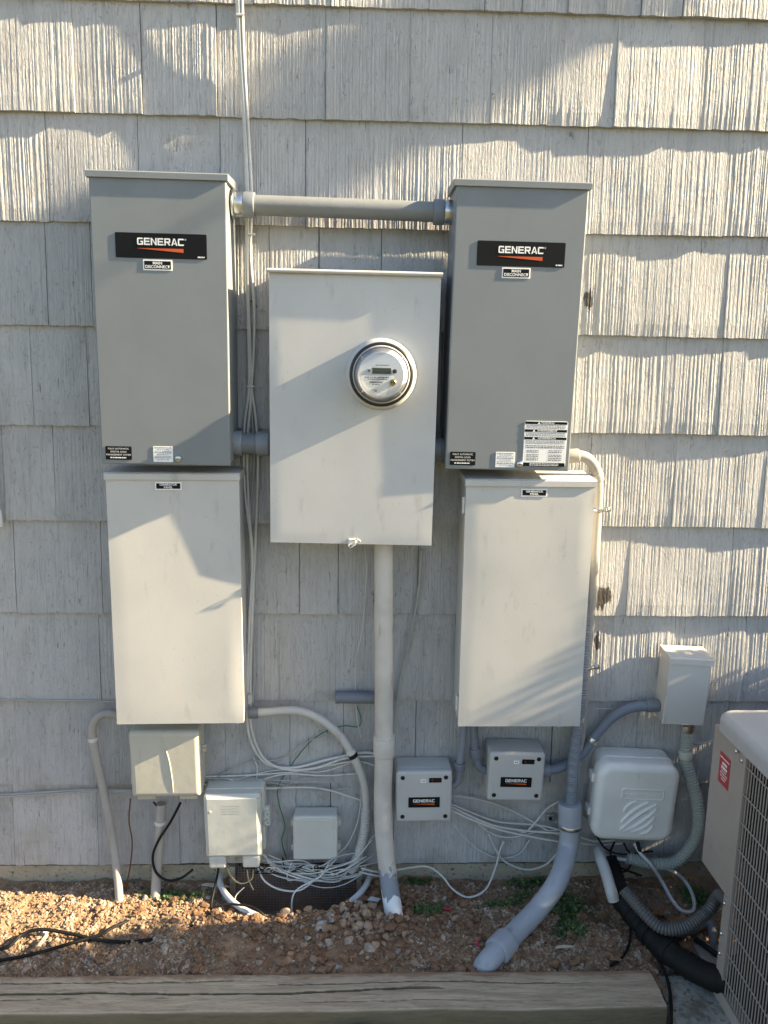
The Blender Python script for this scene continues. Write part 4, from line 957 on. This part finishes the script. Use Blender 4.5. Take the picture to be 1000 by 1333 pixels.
cable([G(0, 1238, .02) + Vector((-.2, -.02, 0)), G(0, 1236, .018), G(28, 1217, .02), G(55, 1210, .03), G(95, 1216, .02), G(130, 1224, .012), G(175, 1226, .012), G(220, 1218, .012), G(262, 1200, .012), G(276, 1188, .010)], .0052, M_blk, 'black cable arching over the soil behind the timber', cat='cable')
cable([G(0, 1252, .02) + Vector((-.2, -.02, 0)), G(0, 1250, .016), G(50, 1240, .016), G(95, 1227, .016), G(130, 1217, .014), G(146, 1208, .014), G(165, 1199, .010)], .0046, M_blk, 'black cable lying straight on the soil behind the timber', cat='cable')
cable([(286, 1118, .06), (283, 1140, .07), G(276, 1172, .035), G(275, 1190, .0)], .0035, M_blk, 'dark cable dropping from the foot of the grey telephone box', cat='cable')
cable([G(278, 1180, .03), G(300, 1177, .035), G(325, 1180, .035), G(340, 1188, .03), G(352, 1200, .0)], .0036, M_blk, 'dark cable lying across the white well rim', cat='cable')
# level cables behind the boxes
V1 = 'white cable running level behind the boxes toward the riser'; VG = 'level white cables beside the riser'
cable([(264, 1011, .010), (300, 1010, .010), (340, 1008, .010), (390, 1004, .010), (430, 996, .010), (465, 991, .012), (490, 997, .012)], .0030, M_wire, V1, VG)
cable([(264, 1030, .012), (300, 1026, .012), (350, 1026, .012), (400, 1025, .012), (430, 1029, .012), (455, 1037, .012), (472, 1042, .012)], .0032, M_wire, V1, VG)
cable([(295, 1013, .012), (312, 1019, .012), (326, 1026, .012), (336, 1036, .012)], .0028, M_wire, V1, VG)
cable([(264, 1023, .012), (285, 1010, .012), (315, 995, .012), (335, 990, .012), (365, 988, .010), (395, 968, .010), (430, 955, .010)], .0022, M_wireg, 'thin grey wire crossing behind the hanging cables above the small square box', cat='wire')
cable([(330, 985, .01), (335, 1000, .010), (333, 1018, .010), (329, 1034, .010)], .0022, M_wire, 'thin white wire knotted beside the grey telephone box', cat='wire')
cable([(470, 1012, .02), (470, 1045, .02), (464, 1075, .02), (452, 1100, .025), (440, 1112, .03), (425, 1135, .05), (400, 1147, .07)], .0022, M_wire, 'thin white wire hanging inside the curve of the white hose', cat='wire')
# tangle over the vent
WG = 'white wires tangled over the vent'; WL = 'white wire tangled in front of the crawl-space vent'
W_ = [
 [(345, 1112, .04), (352, 1125, .05), (375, 1135, .07), (410, 1145, .08), (440, 1147, .06), (455, 1130, .05), (470, 1105, .03), (490, 1085, .02)],
 [(340, 1110, .05), (360, 1130, .07), (385, 1142, .08), (420, 1147, .06), (452, 1143, .05), (468, 1138, .05), (476, 1128, .04)],
 [(336, 1130, .06), (345, 1147, .09), (365, 1158, .10), (390, 1159, .10), (410, 1145, .08), (425, 1130, .06), (438, 1118, .04)],
 [(345, 1120, .04), (372, 1124, .05), (400, 1125, .05), (425, 1128, .04), (450, 1124, .03), (475, 1112, .02)],
 [(430, 1120, .05), (418, 1140, .09), (400, 1150, .11), (385, 1160, .12), (380, 1175, .13), (381, 1200, .15)],
 [(350, 1118, .04), (365, 1123, .05), (385, 1128, .06), (370, 1136, .07), (352, 1130, .06)],
 [(342, 1120, .05), (358, 1122, .06), (390, 1120, .05), (405, 1126, .05), (410, 1138, .06), (425, 1146, .06)],
 [(296, 1130, .07), (303, 1143, .08), (315, 1150, .08), (328, 1144, .07), (330, 1132, .06)],
 [(322, 1132, .07), (324, 1145, .08), (330, 1158, .09)],
 [(318, 1155, .09), (308, 1165, .10), (305, 1175, .12)],
 [(470, 1130, .04), (485, 1134, .05), (500, 1136, .035), (520, 1132, .03), (555, 1128, .05), (575, 1140, .08), (590, 1158, .10), (610, 1168, .11), (632, 1158, .10), (645, 1130, .05), (650, 1110, .02), (656, 1095, .015)],
 [(468, 1135, .05), (490, 1140, .06), (510, 1142, .04)],
 [(381, 1120, .03), (383, 1135, .05), (392, 1140, .05)],
]
for i, pp in enumerate(W_):
    if i == 10: cable(pp, .0034, M_wire, 'long white cable sagging onto the gravel between riser and thick conduit')
    else: cable(pp, (.0030, .0026, .0032, .0030, .0028, .0022, .0022, .0026, .0022, .002, .003, .003, .002)[i], M_wire if i not in (7, 8) else paint('yellowed_cable', (.45, .36, .20), .5), WL, WG)
for k in range(7):
    x, y = 345 + k * 9, 1128 + R.uniform(-8, 8); cable([(x, y, .05)] + [(x + R.uniform(-18, 22), y + R.uniform(-10, 14), .04 + R.uniform(0, .05)) for _ in range(4)], .0016, M_wire if k % 3 else M_blk, 'hair-thin wire coiled over the vent', 'hair-thin wires over the vent', 'wire')
rw = random.Random(77)
for k in range(9):                                  # more strands slung between the boxes and the riser
    x0, y0 = rw.uniform(338, 360), rw.uniform(1112, 1130); x1, y1 = rw.uniform(455, 492), rw.uniform(1085, 1138); sag = rw.uniform(6, 30)
    pp = [(x0 + (x1 - x0) * q / 5 + (rw.uniform(-5, 5) if 0 < q < 5 else 0), y0 + (y1 - y0) * q / 5 + sag * math.sin(math.pi * q / 5) + (rw.uniform(-4, 4) if 0 < q < 5 else 0), .03 + .04 * math.sin(math.pi * q / 5) + rw.uniform(0, .012)) for q in range(6)]
    cable(pp, rw.choice((.0018, .0022, .0028)), (M_wire, M_wireg, M_wire)[k % 3], WL, WG)
for k in range(5):
    x0, y0 = 264 + rw.uniform(0, 8), rw.uniform(1008, 1032); x1, y1 = rw.uniform(425, 475), rw.uniform(985, 1040)
    pp = [(x0 + (x1 - x0) * q / 4, y0 + (y1 - y0) * q / 4 + (rw.uniform(-9, 9) if 0 < q < 4 else 0), .008 + .003 * k) for q in range(5)]
    cable(pp, rw.choice((.0018, .0024)), (M_wireg, M_wire)[k % 2], V1, VG)
# cables right of the modules
CG = 'white cables below the small modules'; CL = 'white cable fanning out right of the riser below the small modules' .replace('right of the riser ', '')
for pp, rr in (([(586, 1049, .02), (610, 1061, .02), (645, 1075, .02), (690, 1082, .02), (735, 1085, .03)], .0034), ([(586, 1054, .024), (612, 1066, .024), (650, 1080, .022), (690, 1089, .022), (730, 1096, .03)], .0036), ([(586, 1046, .016), (615, 1058, .016), (650, 1070, .014), (700, 1074, .014), (728, 1080, .03)], .0026),
               ([(592, 1036, .016), (625, 1041, .016), (660, 1052, .014), (690, 1068, .014), (715, 1082, .016), (728, 1087, .02)], .0030), ([(728, 1043, .02), (712, 1053, .016), (696, 1072, .016), (684, 1083, .016), (672, 1080, .016)], .0034), ([(618, 1068, .02), (640, 1085, .016), (665, 1090, .014), (700, 1083, .014), (730, 1080, .02)], .0024),
               ([(636, 1085, .016), (645, 1105, .016), (658, 1122, .022), (685, 1132, .03), (710, 1126, .03), (728, 1108, .03)], .0034), ([(588, 1070, .02), (605, 1090, .012), (625, 1107, .010), (650, 1117, .010), (675, 1112, .010), (690, 1093, .012)], .0020),
               ([(756, 1090, .03), (775, 1095, .03), (800, 1094, .03)], .0036), ([(756, 1098, .035), (780, 1100, .035), (810, 1098, .035)], .003), ([(756, 1060, .02), (768, 1072, .02), (776, 1086, .025)], .003)):
    cable(pp, rr, M_wire, CL if pp[0][0] < 750 else 'white cable bunched between thick conduit and cable box', CG if pp[0][0] < 750 else 'white cables bunched by the cable box')
cable([(775, 923, .008), (790, 922.5, .008), (815, 924, .010)], .0022, M_wireg, 'thin grey wire tacked level above the arching blue grey conduit', cat='wire')
cable([(898, 968, .01), (912, 968, .02), (935, 963, .02)], .0030, M_wireg, 'short pale cable poking out beside the ribbed whip')
for px, py in ((716, 1064),):
    th = empty('wall_bracket', P(px, py, .002), 'small zinc bracket screwed to the shingles beside the thick conduit', 'bracket')
    MB().rbox(-.012, .018, -.012, .012, 0, -.006, .002, .001).build('plate', M_steel, th); MB().lathe([(.006, 0), (.006, -.004)], 10, Matrix.Translation((0, -.006, 0))).build('screw', M_dark, th)

# ================================================================== crawl-space vent and its well
vent = empty('crawl_space_vent', Vector(((VX0 + VX1) / 2, .012, VZ0)), 'dark screened crawl-space vent low in the foundation', 'vent'); off = -vent.location
MB().box(VX0, VX1, .10, .14, VZ0, VZ1, Matrix.Translation(off)).build('dark_opening', M_dark, vent, 0)
mm = MB(); x = VX0 + .004
while x < VX1: mm.box(x - .0005, x + .0005, .0105, .0115, VZ0, VZ1, Matrix.Translation(off)); x += .0098
z = VZ0 + .004
while z < VZ1: mm.box(VX0, VX1, .0095, .0105, z - .0005, z + .0005, Matrix.Translation(off)); z += .0098
o = mm.build('wire_mesh', plain('galvanised_wire', (.36, .36, .36), .5, .3), vent, 0); o['kind'] = 'stuff'
for x0, x1 in ((VX0 - .016, VX0 + .004), (VX1 - .004, VX1 + .016)): MB().rbox(x0, x1, VZ0, VZ1, .0118, .000, .002, .002, M=Matrix.Translation(off)).build('frame', M_fd, vent)
well = empty('window_well', Vector((WELLX, -WELLD / 2, -.2)), 'curved white plastic well liner set in the soil before the vent', 'well liner'); off = -well.location
arc = [(WELLX + WELLR * math.cos(a), -.0 - WELLD * math.sin(a)) for a in [math.radians(4 + 172 * k / 40) for k in range(41)]]
rimz = lambda k: .020 + .016 * math.cos(math.pi * 2 * k / 40)
MB().add([v for k, (x, y) in enumerate(arc) for v in ((x, y, -.20), (x, y, rimz(k)))], [(2 * k, 2 * k + 2, 2 * k + 3, 2 * k + 1) for k in range(40)], Matrix.Translation(off)).build('liner', paint('liner_plastic', (.33, .33, .31), .5, .1, .4), well, 60)
MB().sweep([Vector((x, y, rimz(k))) + off for k, (x, y) in enumerate(arc)], .0098, 10).build('rim', paint('rim_plastic', (.60, .61, .60), .4, .1, .35), well, 60)

# ================================================================== weeds, leaves, scraps
t = NT('weed_leaf'); rnd = t.noise(40, 2); M_weed = t.fin(t.mix(t.ramp(rnd, .3, .7), (.045, .095, .022), (.09, .14, .04)), .6)
V = []; F = []; rr = random.Random(3)
for (px, py, sx, sy, n_) in ((225, 1166, .085, .024, 520), (690, 1150, .06, .022, 520), (738, 1180, .05, .05, 900), (742, 1212, .045, .03, 420), (556, 1188, .05, .03, 520), (905, 1168, .04, .035, 800), (650, 1180, .05, .02, 240), (545, 1150, .04, .014, 240), (680, 1170, .03, .02, 160)):
    c = G(px, py, .005)
    for _ in range(n_):
        x = c.x + rr.gauss(0, sx * .6); y = min(-.012, c.y + rr.gauss(0, sy * .6)); z = gz(x, y) + rr.uniform(.001, .010); a = rr.uniform(0, 6.3); l_ = rr.uniform(.005, .015); w_ = l_ * rr.uniform(.22, .42); el = rr.uniform(.0, .9)
        u = Vector((math.cos(a) * math.cos(el), math.sin(a) * math.cos(el), math.sin(el))); s_ = Vector((-math.sin(a), math.cos(a), rr.uniform(-.4, .4))) * w_; p = Vector((x, y, z)); b = len(V)
        V += [tuple(p), tuple(p + u * l_ * .5 + s_), tuple(p + u * l_), tuple(p + u * l_ * .5 - s_)]; F.append((b, b + 1, b + 2, b + 3))
me = bpy.data.meshes.new('ground_cover'); me.from_pydata(V, [], F); me.materials.append(M_weed)
o = link(bpy.data.objects.new('ground_cover', me)); tag(o, 'low green weeds creeping over the gravel in patches', 'weeds'); o['kind'] = 'stuff'
# clods of soil and crumbled leaf litter
rr = random.Random(31); V = []; F = []; pv, pf = ico(2); k = 0
while k < 520:
    x, y = rr.gauss(-.05, .34), rr.uniform(T0 + .01, -.05)
    if inwell(x, y) or abs(x) > 1.2: continue
    s_ = .004 + .013 * rr.random() ** 2.2; z = gz(x, y) + s_ * .25; sd = rr.uniform(0, 90); b = len(V); k += 1
    for v in pv:
        q = v * s_ * (1 + .55 * noise.noise(v * 1.3 + Vector((sd, 0, 0))) + .25 * noise.noise(v * 3.1 + Vector((0, sd, 0)))); V.append((x + q.x * 1.15, y + q.y, z + q.z * .75))
    F += [(b + p, b + q_, b + r_) for p, q_, r_ in pf]
t = NT('clod_soil'); c = t.mix(t.ramp(t.noise(40, 5, .7), .35, .65), (.31, .185, .11), (.18, .105, .065)); M_clod = t.fin(c, .95, t.bump(t.noise(140, 6, .75), .006), None, .1)
me = bpy.data.meshes.new('soil_clods'); me.from_pydata(V, [], F); me.materials.append(M_clod)
o = link(bpy.data.objects.new('soil_clods', me)); tag(o, 'crumbled red brown clods of dug soil before the vent and riser', 'soil'); o['kind'] = 'stuff'
V = []; F = []
for _ in range(900):
    x = rr.uniform(-.2, 1.05) if rr.random() < .8 else rr.uniform(-1.1, .2); y = rr.uniform(T0 + .006, -.01)
    if inwell(x, y): continue
    z = gz(x, y) + rr.uniform(.003, .009); a = rr.uniform(0, 6.3); l_ = rr.uniform(.004, .013); w_ = l_ * rr.uniform(.2, .5); u = Vector((math.cos(a), math.sin(a), rr.uniform(-.3, .3))); n_ = Vector((-math.sin(a), math.cos(a), rr.uniform(-.5, .5))); p = Vector((x, y, z)); b = len(V)
    V += [tuple(p - u * l_), tuple(p + n_ * w_ + Vector((0, 0, .002))), tuple(p + u * l_), tuple(p - n_ * w_)]; F += [(b, b + 1, b + 2), (b, b + 2, b + 3)]
t = NT('litter'); c = t.mix(t.ramp(t.noise(60, 3), .35, .65), (.30, .17, .08), (.13, .07, .035)); M_lit = t.fin(c, .8)
me = bpy.data.meshes.new('leaf_litter'); me.from_pydata(V, [], F); me.materials.append(M_lit)
o = link(bpy.data.objects.new('leaf_litter', me)); tag(o, 'crumbs of dead brown leaves scattered over the gravel', 'leaf litter'); o['kind'] = 'stuff'
M_leaf = paint('dry_leaf', (.22, .12, .06), .7, .3, .4)
def dry_leaf(p, s, rot, label):
    V = [(0, 0, 0)]; F = []; n_ = 22
    for k in range(n_):
        a = 2 * math.pi * k / n_; r0 = (.55 + .45 * abs(math.cos(2.5 * a))) * (1 + .12 * math.sin(7 * a)); V.append((r0 * math.cos(a) * s * 1.25, r0 * math.sin(a) * s * .8, s * (.22 * math.cos(2 * a) + .12 * math.sin(3 * a + rot))))
    for k in range(n_): F.append((0, 1 + k, 1 + (k + 1) % n_))
    th = MB().add(V, F).build('dry_leaf', M_leaf, None, 60); th.location = p; th.rotation_euler = (R.uniform(-.2, .2), R.uniform(-.2, .2), rot)
    tag(th, label, 'leaf', 'dry brown leaves on the gravel')
for px, py, s, r0, wh in ((882, 1200, .030, .5, 'largest, inside the bend of the dark whip'), (858, 1186, .026, 2.2, 'between the foam line and the looped white cable'), (783, 1192, .022, 1.1, 'beside the split hose sleeve'), (800, 1245, .02, 2.7, 'touching the curling black cord'), (748, 1250, .018, .3, 'close behind the timber'), (183, 1183, .016, 1.9, 'by the short straight conduit'), (770, 1170, .018, .8, 'amid green weeds by the thick conduit')):
    dry_leaf(G(px, py, .018), s, r0, 'curled brown dry leaf ' + wh)
def scrap(px, py, pts, m, label, cat='scrap', h=.012):
    c = G(px, py, h); V = [(x, y, 0) for x, y in pts] + [(x, y, .003) for x, y in pts]; n_ = len(pts)
    o = MB().add(V, [tuple(range(n_ - 1, -1, -1)), tuple(range(n_, 2 * n_))] + [(k, (k + 1) % n_, n_ + (k + 1) % n_, n_ + k) for k in range(n_)]).build('scrap', m, None, 0); o.location = (c.x, c.y, max(c.z, gz(c.x, c.y) + .004)); o.rotation_euler = (.1, .12, 0); tag(o, label, cat)
M_chip = paint('wood_chip', (.55, .50, .38), .7, .2, .2); M_pink = plain('red_plastic', (.45, .03, .07), .4)
scrap(735, 1234, [(-.030, -.008), (-.012, -.003), (.026, .002), (.032, .010), (.0, .009), (-.028, .001)], M_chip, 'pale splinter of wood lying between thick conduit and timber', 'wood chip')
scrap(55, 1225, [(-.006, -.022), (.004, -.022), (.010, .022), (.0, .018)], M_chip, 'pale splinter of wood beside the arching black cable', 'wood chip', .022)
scrap(280, 1153, [(-.045, -.004), (.0, -.006), (.05, .0), (.02, .008), (-.03, .006)], M_chip, 'long pale splinter of wood beside the well rim', 'wood chip', .02)
scrap(582, 1184, [(-.014, -.004), (.012, -.005), (.014, .003), (-.012, .005)], M_pink, 'crumpled red plastic scrap amid the weeds', 'scrap')
scrap(622, 1232, [(-.005, -.014), (.004, -.012), (.006, .012), (-.003, .014)], M_pink, 'red plastic scrap beside the mouth of the thick conduit', 'scrap')
scrap(487, 1171, [(-.022, -.006), (.012, -.010), (.022, .004), (-.010, .010)], paint('chip_white', (.6, .6, .6), .5), 'white plastic shard beside the foot of the riser', 'scrap', .03)
# white pipe end at the edge of the bare shingles
th = conduit_thing('white_pipe', [(-32, 480, .03), (-18, 600, .03), (-7, 686, .03)], .022, paint('white_plastic', (.72, .73, .74), .35, .05, .15), 'white plastic pipe ending in a grey cap on the bare shingles', (('cap', -.05, -.002, .0245, paint('white_plastic', (.72, .73, .74), .35, .05, .15)),), cat='pipe')

# ================================================================== unseen shrubs beyond the frame, added to shade lower wall, ground and air conditioner
def shrub(name, x, y, h, rad, n_, label, seed, lean=0, ex=2.2, ls=1.0):
    rr = random.Random(seed); th = empty(name, Vector((x, y, -.03)), label, 'shrub')
    MB().sweep([Vector((0, 0, 0)), Vector((.01, .01, h * .5)), Vector((0, lean, h * .93))], [.03, .02, .004], 8).build('trunk', plain('bark', (.09, .06, .04), .9), th)
    V = []; F = []
    for _ in range(n_):
        zf = rr.random() ** .85; z = .08 + zf * (h - .08); rz = rad * (1 - zf ** ex) ** .8 * (.75 + .5 * noise.noise((z * 5, seed, 0))) + .015
        a = rr.uniform(0, 6.283); q = rz * math.sqrt(rr.uniform(.05, 1)) * (1 + .25 * noise.noise((math.cos(a) * 2, math.sin(a) * 2, z * 6))); p = Vector((q * math.cos(a), q * math.sin(a) + lean * zf, z))
        if y + p.y > -.01: continue
        u = Vector((rr.gauss(0, 1), rr.gauss(0, 1), rr.gauss(.6, 1))).normalized(); s_ = u.cross(Vector((rr.gauss(0, 1), rr.gauss(0, 1), rr.gauss(0, 1)))).normalized(); l_ = rr.uniform(.018, .04) * ls; b = len(V)
        V += [tuple(p), tuple(p + u * l_ * .5 + s_ * l_ * .28), tuple(p + u * l_), tuple(p + u * l_ * .5 - s_ * l_ * .28)]; F.append((b, b + 1, b + 2, b + 3))
    me = bpy.data.meshes.new('crown'); me.from_pydata(V, [], F); me.materials.append(M_weed); link(bpy.data.objects.new('crown', me), th)
shrub('shade_shrub_round', 2.02, -.22, 1.24, .33, 17000, 'unseen low rounded evergreen shrub added against the foundation to shade the lower wall', 9, 0, 5.0)
shrub('shade_shrub_tall', 3.3, -.97, 2.55, .64, 19000, 'unseen tall loose shrub added behind the air conditioner to dim the sun', 12, 0, 5.0, 2.2)  # added to filter sun off the air conditioner top and timber
shrub('shade_shrub_narrow', 2.45, -.235, 2.02, .17, 9000, 'unseen narrow upright evergreen shrub added close against the wall to shade it', 4)

# ---- unseen tree, added so that one leafy branch shades the upper courses
tree = empty('shade_tree', Vector((4.9, -1.9, -.02)), 'unseen slender leafy tree added beyond the shrubs, one branch shading the upper wall', 'tree')
tm = MB()
tm.sweep(smoothpts([Vector((0, 0, 0)), Vector((.05, .03, 1.6)), Vector((-.04, .0, 3.2)), Vector((.03, -.05, 5.0)), Vector((0, 0, 6.2))], 6), [.09 - .08 * i / 24 for i in range(25)], 10)
M_bark = plain('bark', (.09, .06, .04), .9); tm.build('trunk', M_bark, tree)
clumps = [(Vector((-.2, y + 1.9, z + .02)), r0, n0) for y, z, r0, n0 in ((-.325, 4.86, .085, 420), (-.37, 4.77, .10, 520), (-.415, 4.85, .085, 420), (-.36, 4.97, .06, 220), (-.40, 4.67, .06, 200), (-.345, 4.70, .05, 150))]
rr = random.Random(21)
for k in range(26): clumps.append((Vector((rr.gauss(0, .7), rr.gauss(-.3, .5), rr.uniform(3.6, 6.4))), rr.uniform(.3, .5), 420))
for i, (c, r0, n0) in enumerate(clumps):
    if i in (1,) or i >= 6:
        a = Vector((0, 0, max(2.2, c.z - .9))); MB().sweep(smoothpts([a, (a + c) / 2 + Vector((0, 0, .12)), c], 6), [.028 - .022 * q / 12 for q in range(13)], 6).build('limb', M_bark, tree)
V = []; F = []
for c, r0, n0 in clumps:
    for _ in range(n0):
        d = Vector((rr.gauss(0, 1), rr.gauss(0, 1), rr.gauss(0, 1))).normalized() * r0 * rr.random() ** .4
        if r0 < .2: d.x *= 2.2
        p = c + d; u = Vector((rr.gauss(0, 1), rr.gauss(0, 1), rr.gauss(-.3, .7))).normalized(); s_ = u.cross(Vector((rr.gauss(0, 1), rr.gauss(0, 1), rr.gauss(0, 1)))).normalized(); l_ = rr.uniform(.035, .07) if r0 > .2 else rr.uniform(.02, .04); b = len(V)
        V += [tuple(p), tuple(p + u * l_ * .5 + s_ * l_ * .3), tuple(p + u * l_), tuple(p + u * l_ * .5 - s_ * l_ * .3)]; F.append((b, b + 1, b + 2, b + 3))
me = bpy.data.meshes.new('crown'); me.from_pydata(V, [], F); me.materials.append(M_weed); link(bpy.data.objects.new('crown', me), tree)
